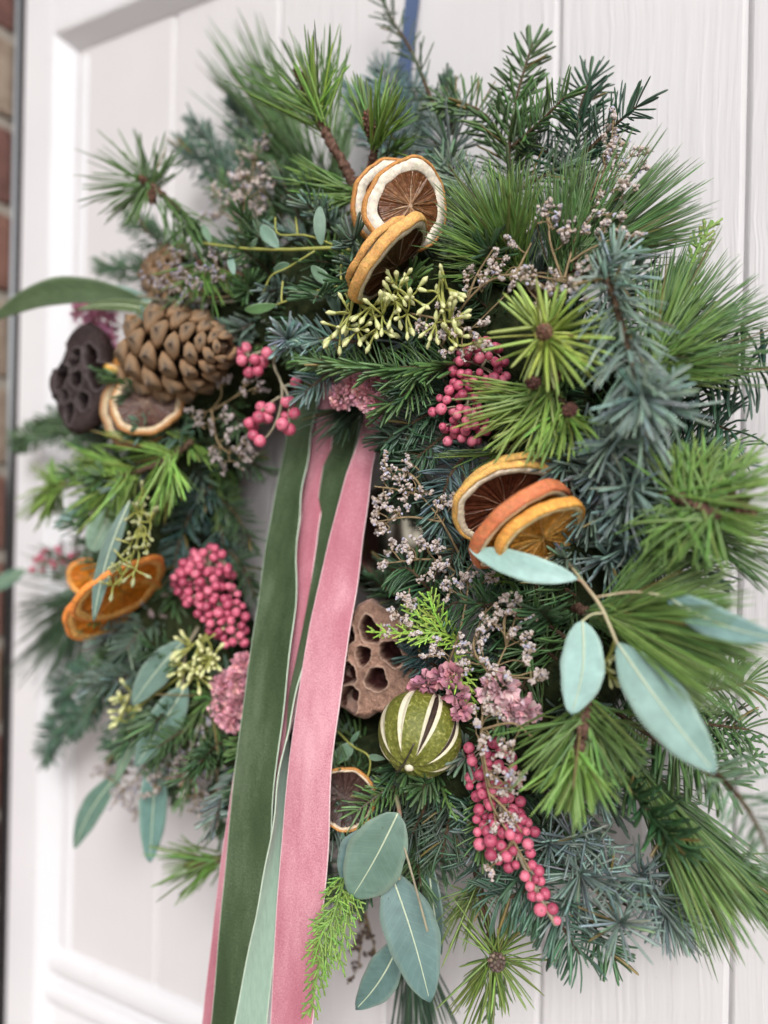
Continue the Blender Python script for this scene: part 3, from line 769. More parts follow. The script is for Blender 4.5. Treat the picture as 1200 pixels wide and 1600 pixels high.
orange_slice('dark dried orange slice half hidden by the pink ribbon near the bottom', (538, 1246, 0.100), cdir(-0.10, 0.16, 0.96), 0.0165, 0.3, rind=(0.66, 0.28, 0.05), flesh=(0.050, 0.022, 0.018), flesh2=(0.17, 0.10, 0.085), pith=(0.74, 0.58, 0.40), seed=16, warp=0.08, curl=0.12, pin=0.86, memb=(0.10, 0.06, 0.05))

# ------------------------------------------------------------------ pine cones
def cone_scale_mesh():
    rings = [(0.0, 0.10, 0.05), (0.60, 0.26, 0.06), (0.84, 0.44, 0.16), (0.94, 0.50, 0.30), (1.02, 0.42, 0.30), (1.08, 0.20, 0.13), (1.11, 0.04, 0.04)]
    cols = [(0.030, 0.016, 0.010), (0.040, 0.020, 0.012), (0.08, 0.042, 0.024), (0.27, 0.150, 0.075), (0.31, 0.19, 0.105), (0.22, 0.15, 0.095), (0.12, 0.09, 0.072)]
    V = []; C = []
    for (x, w_, h_), c in zip(rings, cols):
        for k in range(8):
            a = 2 * math.pi * k / 8
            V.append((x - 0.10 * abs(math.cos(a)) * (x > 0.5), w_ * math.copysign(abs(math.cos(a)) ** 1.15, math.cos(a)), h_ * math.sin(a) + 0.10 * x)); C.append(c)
    i = np.arange(len(rings) - 1)[:, None] * 8; j = np.arange(8)[None]
    Q = np.stack([i + j, i + (j + 1) % 8, i + 8 + (j + 1) % 8, i + 8 + j], -1).reshape(-1, 4)
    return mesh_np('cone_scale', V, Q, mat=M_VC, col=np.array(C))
CONE_ME = cone_scale_mesh()
def pine_cone(label, base_p, tip_p, Rmax, n=64, L=None):
    p0, p1 = W(*base_p), W(*tip_p)
    t = Thing('pine_cone', label, 'pine cone', (p0 + p1) / 2, 'pine cones')
    ax = unit(p1 - p0); Ln = np.linalg.norm(p1 - p0); Bm = basis(ax)
    t.tube('core', smooth([p0, (p0 + p1) / 2, p1 - ax * Ln * 0.08], 12), np.linspace(Rmax * 0.34, Rmax * 0.12, 12), M_TWIG, 10)
    for k in range(n):
        u = (k + 0.5) / n
        prof = math.sin(math.pi * min(1, 0.20 + 0.80 * u) ** 0.85) ** 0.72 if u < 0.97 else 0.25
        a = k * 2.399963
        out = Bm[:, 0] * math.cos(a) + Bm[:, 1] * math.sin(a)
        el = rad(12 + 48 * u ** 1.4 - (26 if u < 0.1 else 0))       # lean towards the tip
        d = unit(out * math.cos(el) + ax * math.sin(el))
        ls = Rmax * (0.25 + 0.75 * prof) * 0.92
        p = p0 + ax * Ln * (0.06 + 0.86 * u) - ax * ls * math.sin(el) * 0.6
        zz = unit(ax - (ax @ d) * d); yy = np.cross(zz, d)
        wd = Rmax * (0.56 * (0.35 + 0.65 * prof))
        M = mat4(np.stack([d, yy, zz], 1), (ls, wd * random.uniform(0.9, 1.05), wd * 0.9), p)
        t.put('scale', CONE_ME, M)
pine_cone('large open brown pine cone on the left beside the seed pod', (232, 558, 0.086), (362, 540, 0.112), 0.0345)
pine_cone('brown pine cone half hidden under dried flowers at upper left', (300, 445, 0.062), (222, 420, 0.082), 0.026, 52)

# ------------------------------------------------------------------ lotus seed pods
def lotus_pod(label, c, nrm, R, holes, outline, ctop, chole, cring, cside, dep=0.85, rough=1.0, ref=(0, 0, 1), tail=None):
    ctr = W(*c); Bm = basis(nrm, ref)          # local x is up-ish (ref), y across, z outwards
    t = Thing('lotus_seed_pod', label, 'seed pod', ctr, 'lotus seed pods')
    G = 150
    g = np.linspace(-1.15, 1.15, G)
    X, Y = np.meshgrid(g, g, indexing='ij')
    th = np.arctan2(Y, X); r = np.hypot(X, Y); ro = outline(th)
    inside = r < ro * 0.985
    z = 0.05 * (1 - np.minimum(1, (r / ro)) ** 2) + rough * (0.016 * np.sin(X * 9 + 1) * np.cos(Y * 8) + 0.010 * np.sin(th * 17 + 3 * r) * r + 0.010 * np.sin(X * 23 + 4 * Y) * np.sin(Y * 19)) + rng.normal(0, 0.005, X.shape)
    z = z - 0.16 * np.clip((r / ro - 0.88) / 0.12, 0, 1) ** 2
    colr = np.tile(np.asarray(ctop), (G, G, 1)) * (1 + 0.20 * rng.normal(0, 1, (G, G, 1)).clip(-1.5, 1.5)) * (0.9 + 0.2 * np.sin(X * 5 + 2 * Y)[..., None])
    for hx, hy, a, b, rot in holes:
        hy, rot = -hy, -rot
        a, b = a * 1.06, b * 1.06
        dx, dy = X - hx, Y - hy
        u = dx * math.cos(rot) + dy * math.sin(rot); v = -dx * math.sin(rot) + dy * math.cos(rot)
        aq = np.arctan2(v, u); d = np.hypot(u / a, v / b) * (1 + 0.07 * np.sin(3 * aq + hx * 9) + 0.05 * np.sin(5 * aq + hy * 7) + 0.02 * np.sin(11 * aq))
        w_ = np.clip((1.0 - d) / 0.14, 0, 1)
        ring = np.exp(-((d - 1.10) / 0.09) ** 2)
        z = z * (1 - w_) + (-0.48) * w_ + 0.030 * ring * (d > 0.98)
        colr = colr * (1 - 0.75 * ring[..., None]) + np.asarray(cring) * 0.75 * ring[..., None]
        colr = np.where((d < 0.97)[..., None], np.asarray(chole), colr)
    idx = -np.ones((G, G), int); idx[inside] = np.arange(inside.sum())
    P = np.stack([X[inside], Y[inside], z[inside]], -1) * R
    q = np.stack([idx[:-1, :-1], idx[1:, :-1], idx[1:, 1:], idx[:-1, 1:]], -1).reshape(-1, 4)
    q = q[(q >= 0).all(1)]
    t.add('pierced_face', ctr + P @ Bm.T, q, mat=M_POD, col=colr[inside])
    ns = 80; tt = np.linspace(0, 2 * math.pi, ns, endpoint=False); o = outline(tt)
    V = []; Cc = []
    for sc, zz in [(0.955, -0.08), (1.0, -0.11), (1.005, -0.20), (0.90, -0.38), (0.68, -0.62), (0.42, -0.90), (0.20, -1.15), (0.10, -1.30)]:
        wr = 1 + 0.05 * np.sin(tt * 11) * min(1, -zz * 1.5) + rng.normal(0, 0.01, ns)
        V.append(np.stack([np.cos(tt) * o * sc * wr, np.sin(tt) * o * sc * wr, np.full(ns, zz * dep)], -1) * R)
        Cc.append(tint(cside, ns, 0.2, 0.04))
    V = np.vstack(V); m = 8
    i = np.arange(m - 1)[:, None] * ns; j = np.arange(ns)[None]
    t.add('pod_body', ctr + V @ Bm.T, np.stack([i + j, i + (j + 1) % ns, i + ns + (j + 1) % ns, i + ns + j], -1).reshape(-1, 4), mat=M_POD, col=np.vstack(Cc))
    # one seed loose in every hole
    bv, bq = ball_arr(8, 6)
    sm = mesh_np('pod_seed', bv, bq, mat=M_VC, col=np.tile(np.asarray(chole) * 0.8, (len(bv), 1)))
    for hx, hy, a, b, rot in holes:
        p = ctr + Bm @ (np.array([hx, -hy, -0.44]) * R)
        t.put('seed', sm, mat4(Bm, (R * a * 0.62, R * b * 0.62, R * 0.10), p))
M_POD = vcol_mat('pod_skin', 0.75, 0.25, 0.38, 330, 0.0026)
lotus_pod('pale brown lotus seed pod with open holes beside the pink ribbon', (582, 1037, 0.092), cdir(-0.30, 0.04, 0.95), 0.0290,
          [(0.60, -0.06, 0.24, 0.17, -0.5), (0.52, -0.52, 0.22, 0.15, -0.3), (0.14, -0.17, 0.17, 0.14, 0.2), (0.22, 0.36, 0.23, 0.17, -0.7), (-0.22, -0.47, 0.20, 0.17, 0.0), (-0.27, 0.10, 0.20, 0.19, 0.4), (-0.70, -0.42, 0.27, 0.17, 0.1), (0.05, -0.62, 0.17, 0.13, 0.2)],
          lambda th: 0.93 + 0.10 * np.cos(2 * th) + 0.06 * np.sin(3 * th + 0.5) + 0.05 * np.cos(5 * th) + 0.035 * np.sin(9 * th) + 0.015 * np.sin(21 * th),
          (0.285, 0.165, 0.120), (0.050, 0.014, 0.012), (0.44, 0.30, 0.23), (0.24, 0.145, 0.110), ref=(0, 0, 1))
lotus_pod('dark brown lotus seed pod at the far left edge of the wreath', (122, 592, 0.106), cdir(-0.36, 0.06, 0.90), 0.0335,
          [(0.42, 0.28, 0.22, 0.15, -0.3), (0.36, -0.08, 0.22, 0.13, 0.3), (0.06, 0.50, 0.24, 0.19, 0.0), (-0.02, 0.02, 0.16, 0.14, 0.2), (0.02, -0.38, 0.24, 0.15, 0.4), (-0.42, 0.22, 0.17, 0.13, -0.3), (-0.34, -0.25, 0.13, 0.11, 0.0), (-0.66, -0.10, 0.20, 0.12, 0.1), (0.40, -0.48, 0.24, 0.14, 0.4), (-0.45, -0.50, 0.13, 0.11, 0.2)],
          lambda th: 0.84 + 0.16 * np.cos(2 * th) + 0.09 * np.cos(4 * th) + 0.04 * np.cos(3 * th + 0.3),
          (0.038, 0.024, 0.023), (0.014, 0.004, 0.004), (0.13, 0.105, 0.108), (0.034, 0.016, 0.014), ref=(0.05, 0, 1), rough=0.2, dep=1.05)

# ------------------------------------------------------------------ slit dried lime
M_PEEL = plain('lime_peel', [(0.30, (0.085, 0.10, 0.012)), (0.55, (0.16, 0.17, 0.022)), (0.66, (0.30, 0.30, 0.08)), (0.78, (0.55, 0.53, 0.28))], 620, 0.5, 0.5, 0.0009, 0.8)
M_PITH = plain('lime_pith', [(0.3, (0.60, 0.54, 0.38)), (0.7, (0.74, 0.69, 0.54))], 300, 0.8, 0.2, 0.0006, 0.5)
M_CORE = plain('lime_core', [(0.3, (0.025, 0.014, 0.010)), (0.7, (0.07, 0.04, 0.025))], 300, 0.7)
M_WIRE = plain('wire', [(0.3, (0.05, 0.04, 0.03)), (0.7, (0.12, 0.10, 0.08))], 300, 0.4, metallic=0.6)
def dried_lime(label, c, axis, R):
    ctr = W(*c); Bm = basis(axis, cdir(0.40, 0.90, 0.1))
    t = Thing('dried_lime', label, 'dried lime', ctr)
    K = 9; sl = 2 * math.pi / K
    def S(th, ph, k):   # th from the stem end pole
        rr = k * (1 + 0.022 * np.cos(K * ph + 0.4 * np.sin(2 * ph)) + 0.030 * np.sin(2 * ph + 1) * np.sin(th) + 0.022 * np.sin(3 * th + ph))
        v = np.stack([np.sin(th) * np.cos(ph), np.sin(th) * np.sin(ph), 0.93 * np.cos(th) - 0.07 * np.exp(-(th / 0.25) ** 2)], -1) * (R * rr)[..., None]
        return ctr + v @ Bm.T
    nt, na = 28, 9
    ths = np.linspace(0.02, math.pi - 0.02, nt)
    openw = np.where((ths > 0.50) & (ths < 2.75), np.sin((ths - 0.50) / 2.25 * math.pi).clip(0) ** 0.55, 0.0)
    LW = [1.2, 0.75, 1.05, 0.6, 0.9, 1.15, 0.8, 1.1, 1.0]
    for k in range(K):
        hw = 0.27 * openw
        a0 = k * sl + hw * 0.5 * LW[k]; a1 = (k + 1) * sl - hw * 0.5 * LW[(k + 1) % K]
        u = np.linspace(0, 1, na)[None]
        ph = a0[:, None] * (1 - u) + a1[:, None] * u
        th = np.broadcast_to(ths[:, None], ph.shape)
        bul = 1 + 0.030 * np.sin(u * math.pi) * openw[:, None]
        i = np.arange(nt - 1)[:, None] * na; j = np.arange(na - 1)[None]
        q = np.stack([i + j, i + j + 1, i + na + j + 1, i + na + j], -1).reshape(-1, 4)
        t.add('peel_strip', S(th, ph, bul * np.ones_like(ph)).reshape(-1, 3), q, mat=M_PEEL)
        # white cut faces of the slit, leaning in to the dark core
        m = 7; prof = np.array([1.002, 0.985, 0.95, 0.80, 0.95, 0.985, 1.002])[None]
        if k not in (0, 8): prof = np.array([1.0, 0.995, 0.975, 0.955, 0.975, 0.995, 1.0])[None]
        u = np.array([0, 0.12, 0.28 if k in (0, 8) else 0.34, 0.5, 0.72 if k in (0, 8) else 0.66, 0.88, 1.0])[None]
        al = -hw * 0.5 * LW[k] + k * sl; ar = 2 * k * sl - al
        ph = al[:, None] * (1 - u) + ar[:, None] * u
        pr = 1 - (1 - prof) * np.minimum(1, openw[:, None] * 1.4)
        i = np.arange(nt - 1)[:, None] * m; j = np.arange(m - 1)[None]
        q = np.stack([i + j, i + j + 1, i + m + j + 1, i + m + j], -1)
        V = S(np.broadcast_to(ths[:, None], ph.shape), ph, pr * (np.ones_like(ph)))
        if k in (0, 8):
            t.add('pith_edge', V.reshape(-1, 3), q[:, [0, 1, 4, 5]].reshape(-1, 4), mat=M_PITH)
            t.add('slit', V.reshape(-1, 3), q[:, [2, 3]].reshape(-1, 4), mat=M_CORE)
        else:
            t.add('pith_edge', V.reshape(-1, 3), q.reshape(-1, 4), mat=M_PITH)
    bv, bq = ball_arr(10, 7, 0.08)
    t.add('stem_button', ctr + (bv * [0.11 * R, 0.11 * R, 0.07 * R] + [0, 0, 0.90 * R]) @ Bm.T, bq, mat=M_PITH)
    a = np.linspace(-0.9, 0.75, 16)
    wp = np.stack([np.sin(a) * 1.02, 0.16 + 0 * a, np.cos(a) * 0.95 + 0.02], -1) * R
    t.tube('wire', ctr + wp @ Bm.T, 0.00045, M_WIRE, 6)
dried_lime('olive green dried lime with cream slits below the lotus pod', (656, 1147, 0.110), cdir(-0.30, -0.62, 0.72), 0.0208)

# ------------------------------------------------------------------ berries
def berry_mesh():
    V, Q = ball_arr(14, 10)
    r = np.hypot(V[:, 0], V[:, 1]); top = V[:, 2] > 0
    V[:, 2] -= 0.16 * np.exp(-(r / 0.28) ** 2) * top
    V += rng.normal(0, 0.016, V.shape)
    dk = np.exp(-(r / 0.20) ** 2) * top
    C = np.ones((len(V), 3)) * (1 - dk[:, None] * np.array([0.72, 0.55, 0.60]))
    return mesh_np('berry_mesh', V, Q, mat=M_BERRY, col=C)
BERRY = berry_mesh()
def berries(label, pts=None, axis=None, n=0, width=None, r=0.0029, stem=None, name='pink_berry_spray'):
    """pts: explicit (x, y, off); or axis path with a width profile (in px) packed with n berries"""
    base_p = W(*(pts[0] if pts else axis[0]))
    t = Thing(name, label, 'berries', base_p, 'sprays of pink berries')
    C = []
    if pts: C = [W(*p) for p in pts]
    rs = [r * random.uniform(0.92, 1.08) for _ in C]
    if axis:
        A = smooth(WP(axis), 60); tries = 0
        Wd = np.interp(np.linspace(0, 1, 60), np.linspace(0, 1, len(width)), width)
        T = tang(A)
        while len(C) < n and tries < n * 200:
            tries += 1
            k = random.randrange(60)
            nn = orth(FACE, T[k]); ss = np.cross(T[k], nn)
            a = random.uniform(-1.9, 1.9); m = depth(A[k]) / FPX * Wd[k]
            q = A[k] + (ss * math.sin(a) + nn * math.cos(a) * 0.8) * m * math.sqrt(random.uniform(0.10, 1.15)) + T[k] * random.uniform(-0.002, 0.002)
            rr = r * random.choice([random.uniform(0.62, 0.85), random.uniform(0.82, 1.0), random.uniform(0.85, 1.02)])
            if all(np.linalg.norm(q - c) > (rr + r2) * 0.93 for c, r2 in zip(C, rs)) and random.random() < 0.9:
                C.append(q); rs.append(rr)
        t.tube('stem', A, 0.0009, M_PSTEM, 6, 0.1)
        Pn = A
    else:
        Pn = None
    for c, rr in zip(C, rs):
        d = unit(FACE + rng.normal(0, 0.9, 3))
        t.put('berry', BERRY, mat4(basis(d, rng.normal(0, 1, 3)), (rr * random.uniform(0.93, 1.05), rr, rr * random.uniform(0.88, 1.06)), c))
    if stem:
        for s_ in stem: t.tube('stem', smooth(WP(s_), 16), np.linspace(0.0010, 0.0006, 16), M_PSTEM, 6, 0.1)
    Vs, Qs, o = [], [], 0
    for c in C:                         # short stalks
        if Pn is not None:
            k = int(np.argmin(np.linalg.norm(Pn - c, axis=1))); a = Pn[max(0, k - 3)]
        else:
            cand = np.vstack([smooth(WP(s_), 16) for s_ in stem]); a = cand[int(np.argmin(np.linalg.norm(cand - c, axis=1)))]
        V, Q = tube_arr(smooth([a, (a + c) / 2 + [0, 0.001, 0.001], c], 6), 0.0004, 5)
        Vs.append(V); Qs.append(Q + o); o += len(V)
    t.add('stalks', np.vstack(Vs), np.vstack(Qs), mat=M_PSTEM, kind='stuff')
    return t
berries('dense cluster of dusty pink berries left of the lime green pine tuft', axis=[(770, 540, 0.098), (745, 590, 0.100), (728, 640, 0.100), (725, 690, 0.098)], width=[26, 46, 36, 48, 24], n=84, r=0.0028)
berries('long trailing string of bright pink berries at lower right', axis=[(758, 1170, 0.098), (775, 1230, 0.104), (790, 1300, 0.108), (812, 1340, 0.110), (840, 1395, 0.110), (868, 1445, 0.109)], width=[30, 40, 34, 46, 30, 16, 12, 3], n=84, r=0.0030)
berries('dense blurred cluster of raspberry pink berries left of the ribbons', axis=[(335, 860, 0.080), (322, 905, 0.084), (345, 950, 0.086), (372, 1005, 0.086)], width=[16, 34, 50, 36, 34, 30, 12], n=104, r=0.0031)
lo1 = [(384, 544), (373, 551), (398, 562), (407, 565), (378, 563), (389, 582), (403, 579), (418, 552), (411, 566)]
lo2 = [(463, 597), (408, 636), (422, 638), (404, 652), (418, 652), (390, 661), (396, 668), (396, 680), (406, 689), (453, 628), (447, 628), (447, 649), (460, 646), (441, 663), (452, 671)]
berries('loose airy spray of pink berries near the top of the ribbons', pts=[(x, y, 0.100 + 0.004 * ((i * 7) % 5 - 2) / 2) for i, (x, y) in enumerate(lo1 + lo2)], r=0.0034,
        stem=[[(432, 530, 0.092), (428, 570, 0.098), (440, 600, 0.100), (438, 640, 0.100), (425, 672, 0.100), (411, 688, 0.100)], [(430, 556, 0.096), (410, 550, 0.100), (388, 556, 0.100)], [(437, 620, 0.100), (420, 632, 0.100), (404, 648, 0.100)], [(440, 600, 0.100), (450, 620, 0.100), (452, 660, 0.100)], [(440, 606, 0.1), (455, 600, 0.1), (463, 597, 0.1)]])
berries('sparse little dark pink berries at the far left edge', axis=[(120, 880, 0.05), (90, 875, 0.05), (60, 885, 0.05)], width=[12, 22, 16], n=16, r=0.0028)

# ------------------------------------------------------------------ eucalyptus leaves
def leaf(t, a, b, width, col=(0.26, 0.42, 0.36), bow=0.06, sway=0.0, roll=0.0, tipw=0.75, wave=0.03, face=None, fold=0.10, shape=0.85, rib=True):
    """a, b: stalk end and tip as (x, y, off); width in px at the middle"""
    p0, p1 = W(*a), W(*b)
    ax = unit(p1 - p0); Ln = np.linalg.norm(p1 - p0)
    view = unit(CAM - (p0 + p1) / 2)
    N = orth(view if face is None else unit(face), ax)
    S = np.cross(ax, N)
    N, S = N * math.cos(roll) + S * math.sin(roll), S * math.cos(roll) - N * math.sin(roll)
    hw = width * depth((p0 + p1) / 2) / FPX / 2
    nu, nv = 22, 9
    u = np.linspace(0, 1, nu); v = np.linspace(-1, 1, nv)
    prof = np.sin(math.pi * u ** shape) ** tipw * 0.98 + 0.02
    prof[0] = 0.05; prof[-1] = 0.03
    ctr = p0 + ax * (u * Ln)[:, None] + N * (bow * Ln * np.sin(u * math.pi))[:, None] + S * (sway * Ln * np.sin(u * math.pi))[:, None]
    U, Vv = np.meshgrid(u, v, indexing='ij')
    k = random.uniform(0, 6)
    pr = prof[:, None] * hw * (1 + 0.035 * np.sin(U * 9 + k + 2 * (Vv > 0)) + 0.02 * np.sin(U * 23 + 2 * k))
    G = ctr[:, None] + S * (Vv * pr)[..., None] + N * ((np.abs(Vv) * fold * pr) + wave * hw * np.sin(U * 8 + k) * Vv)[..., None]
    th = 0.00022
    i = np.arange(nu - 1)[:, None] * nv; j = np.arange(nv - 1)[None]
    Q = np.stack([i + j, i + j + 1, i + nv + j + 1, i + nv + j], -1).reshape(-1, 4)
    c = np.tile(np.asarray(col), (nu, nv, 1)) * (1 + 0.05 * rng.normal(0, 1, (nu, nv, 1)))
    c[:, [0, -1]] = c[:, [0, -1]] * 0.78 + np.array([0.50, 0.56, 0.44]) * 0.22
    uvc = np.stack([U, np.abs(Vv), U], -1).reshape(-1, 3)
    V = np.vstack([(G + N * th).reshape(-1, 3), (G - N * th).reshape(-1, 3)]); n = nu * nv
    rim = np.concatenate([np.arange(nv), np.arange(1, nu) * nv + nv - 1, (nu - 1) * nv + np.arange(nv - 2, -1, -1), np.arange(nu - 2, 0, -1) * nv])
    r2 = np.roll(rim, -1)
    Q = np.vstack([Q, Q[:, ::-1] + n, np.stack([rim, rim + n, r2 + n, r2], -1)])
    o = t.add('leaf', V, Q, mat=M_LEAF, col=np.vstack([c.reshape(-1, 3)] * 2), uv=np.vstack([uvc] * 2))
    if rib:
        rp = ctr + N * (th + 0.00005)
        t.tube('midrib', rp[:-1], np.linspace(0.00055, 0.00022, nu - 1), M_RIB, 5, parent=o)
    return o
AQUA = (0.29, 0.45, 0.415); EUC = (0.10, 0.175, 0.15); EUCG = (0.120, 0.195, 0.155); EUCB = (0.105, 0.185, 0.185); EUCD = (0.10, 0.175, 0.085)

# ------------------------------------------------------------------ pale green bud umbels
def bud_mesh(col=None):
    rings = [(0.0, 0.20), (0.25, 0.38), (0.55, 0.52), (0.72, 0.50), (0.80, 0.36), (0.92, 0.20), (1.0, 0.03)]
    V = [(r * math.cos(2 * math.pi * k / 8), r * math.sin(2 * math.pi * k / 8), x) for x, r in rings for k in range(8)]
    i = np.arange(len(rings) - 1)[:, None] * 8; j = np.arange(8)[None]
    Q = np.stack([i + j, i + (j + 1) % 8, i + 8 + (j + 1) % 8, i + 8 + j], -1).reshape(-1, 4)
    if col: return mesh_np('bud_mesh', V, Q, mat=M_BUDS, col=np.tile(col, (len(V), 1)))
    C = [(0.56, 0.59, 0.27) if x < 0.7 else (0.66, 0.65, 0.33) for x, r in rings for k in range(8)]
    return mesh_np('bud_mesh', V, Q, mat=M_BUDS, col=np.array(C))
BUD = bud_mesh()
BUD_DIM = bud_mesh((0.33, 0.34, 0.17))
def buds(t, centres, stalk, nper=9, size=0.0050, spread=0.008, me=None):
    st_ = smooth(WP(stalk), 24)
    t.tube('stem', st_, np.linspace(0.0010, 0.0006, 24), M_GSTEM, 6)
    for c in centres:
        p = W(*c); k = int(np.argmin(np.linalg.norm(st_ - p, axis=1)))
        a = st_[max(0, k - 4)]
        Vs, Qs, o = [], [], 0
        V, Q = tube_arr(smooth([a, (a + p) / 2 + rng.normal(0, 0.0012, 3), p], 8), 0.0006, 5); Vs.append(V); Qs.append(Q); o += len(V)
        for _ in range(max(5, int(nper * 0.8))):
            d = unit(rng.normal(0, 1, 3) * [1, 0.6, 1] + 0.35 * FACE + 0.3 * unit(p - a + 1e-6))
            q = p + d * spread * random.uniform(0.65, 1.15)
            V, Q = tube_arr(smooth([p, (p + q) / 2 + rng.normal(0, 0.0004, 3), q], 5), [0.00045, 0.00045, 0.0005, 0.0006, 0.0008], 5)
            Vs.append(V); Qs.append(Q + o); o += len(V)
            s = size * random.uniform(0.8, 1.15)
            t.put('bud', me or BUD, mat4(basis(d), (s * 0.46, s * 0.46, s * 1.05), q))
        t.add('umbel_stalks', np.vstack(Vs), np.vstack(Qs), mat=M_GSTEM, kind='stuff')

# ------------------------------------------------------------------ dried sea lavender
FLW = [(0.78, 0.67, 0.63), (0.74, 0.63, 0.58), (0.82, 0.74, 0.71), (0.78, 0.68, 0.65), (0.60, 0.47, 0.38), (0.70, 0.60, 0.54), (0.62, 0.60, 0.74)]
def floret_arr(p, d, s, col):
    Bm = basis(d); V = []
    for z_, r_ in ((0, 0.18), (0.5, 0.38), (0.85, 0.62), (1.0, 0.50), (0.88, 0.10)):
        for k in range(5):
            a = 2 * math.pi * k / 5
            V.append((r_ * math.cos(a) * random.uniform(0.8, 1.2), r_ * math.sin(a) * random.uniform(0.8, 1.2), z_))
    V = p + (np.array(V) * s) @ Bm.T
    i = np.arange(4)[:, None] * 5; j = np.arange(5)[None]
    Q = np.stack([i + j, i + (j + 1) % 5, i + 5 + (j + 1) % 5, i + 5 + j], -1).reshape(-1, 4)
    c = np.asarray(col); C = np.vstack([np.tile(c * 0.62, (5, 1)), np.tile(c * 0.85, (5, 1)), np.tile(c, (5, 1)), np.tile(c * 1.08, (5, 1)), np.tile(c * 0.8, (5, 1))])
    return V, Q, C
def lavender(name_label, stems, clusters, n=20, R=0.0062, s=0.0026, pal=FLW, stem_mat=None, group='dried sea lavender sprays'):
    t = Thing('dried_flower_spray', name_label, 'dried flowers', W(*stems[0][0]), group)
    allp = []
    for st_ in stems:
        P = smooth(WP(st_), 30); allp.append(P)
        t.tube('stem', P, np.linspace(0.0007, 0.0004, 30), stem_mat or M_DSTEM, 5, 0.1)
    allp = np.vstack(allp)
    V_, Q_, C_, o = [], [], [], 0
    Vt, Qt, ot = [], [], 0
    for c in clusters:
        p = W(c[0], c[1], c[2]); sc = c[3] if len(c) > 3 else 1.0
        dist = np.linalg.norm(allp - p, axis=1); k = int(np.argmin(dist)); a = allp[max(0, k - 3)]
        V, Q = tube_arr(smooth([a, (a + p) / 2 + rng.normal(0, 0.0015, 3), p], 8), 0.00035, 4)
        Vt.append(V); Qt.append(Q + ot); ot += len(V)
        ax = unit(p - a + rng.normal(0, 0.3, 3) * np.linalg.norm(p - a) + 1e-6)
        m = int(n * sc * 0.78)
        for sub in range(max(3, m // 4)):                 # little one-sided spikelets
            d0 = unit(ax + rng.normal(0, 0.75, 3)); q0 = p + rng.normal(0, 0.35, 3) * R * sc
            Ls = R * sc * random.uniform(0.8, 1.6)
            q1 = q0 + d0 * Ls
            V, Q = tube_arr(smooth([p, q0, q1], 6), 0.00028, 4); Vt.append(V); Qt.append(Q + ot); ot += len(V)
            for _ in range(10):
                f = random.uniform(0.1, 1.0)
                d = unit(d0 * 0.7 + 0.5 * FACE + rng.normal(0, 0.55, 3))
                V, Q, C = floret_arr(q0 + d0 * Ls * f + rng.normal(0, 0.0005, 3), d, s * random.uniform(0.40, 0.68), random.choice(pal))
                V_.append(V); Q_.append(Q + o); C_.append(C); o += len(V)
    t.add('twiglets', np.vstack(Vt), np.vstack(Qt), mat=stem_mat or M_DSTEM, kind='stuff')
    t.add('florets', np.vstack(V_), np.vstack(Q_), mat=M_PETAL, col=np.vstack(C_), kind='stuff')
    return t
# ------------------------------------------------------------------ fluffy pink dried flowers
def pinkflower(label, balls, col=(0.56, 0.20, 0.30), stem=None, petal=0.0036, n=95):
    t = Thing('pink_dried_flower', label, 'dried flowers', W(*balls[0][:3]), 'pink dried flower heads')
    for (x, y, off, rpx) in balls:
        p = W(x, y, off); R = rpx * depth(p) / FPX
        V_, Q_, C_ = [], [], []
        for k in range(n):
            d = unit(rng.normal(0, 1, 3) + 0.35 * FACE); Bm = basis(d, rng.normal(0, 1, 3))
            s = petal * random.uniform(0.7, 1.15); q = p + d * R * random.uniform(0.45, 0.95)
            z_ = random.uniform(0.1, 0.5)
            L = np.array([(-0.12, 0, 0), (0.12, 0, 0), (-0.42, 0.15, 0.5), (0.0, 0.0, 0.55), (0.42, 0.15, 0.5), (-0.30, 0.3 + z_ * 0.3, 1.0), (0.05, 0.10, 1.05), (0.34, 0.28, 0.96)]) * s
            V_.append(q + L @ Bm.T)
            Q_.append(np.array([(0, 1, 3, 2), (1, 4, 3, 3), (2, 3, 6, 5), (3, 4, 7, 6)]) + 8 * k)
            c = tint(col, 1, 0.18, 0.06)[0]
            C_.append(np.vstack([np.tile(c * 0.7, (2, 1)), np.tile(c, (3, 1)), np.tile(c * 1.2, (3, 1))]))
        Q = np.vstack(Q_); tri = Q[1::4][:, :3]; quad = np.delete(Q, np.s_[1::4], axis=0)
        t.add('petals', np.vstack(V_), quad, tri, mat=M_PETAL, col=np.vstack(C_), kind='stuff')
    c0 = W(*balls[0][:3])
    t.tube('stem', smooth([c0 + [0, 0.030, -0.004], c0 + [0, 0.012, 0], c0], 8), 0.0006, M_DSTEM, 5)
    return t
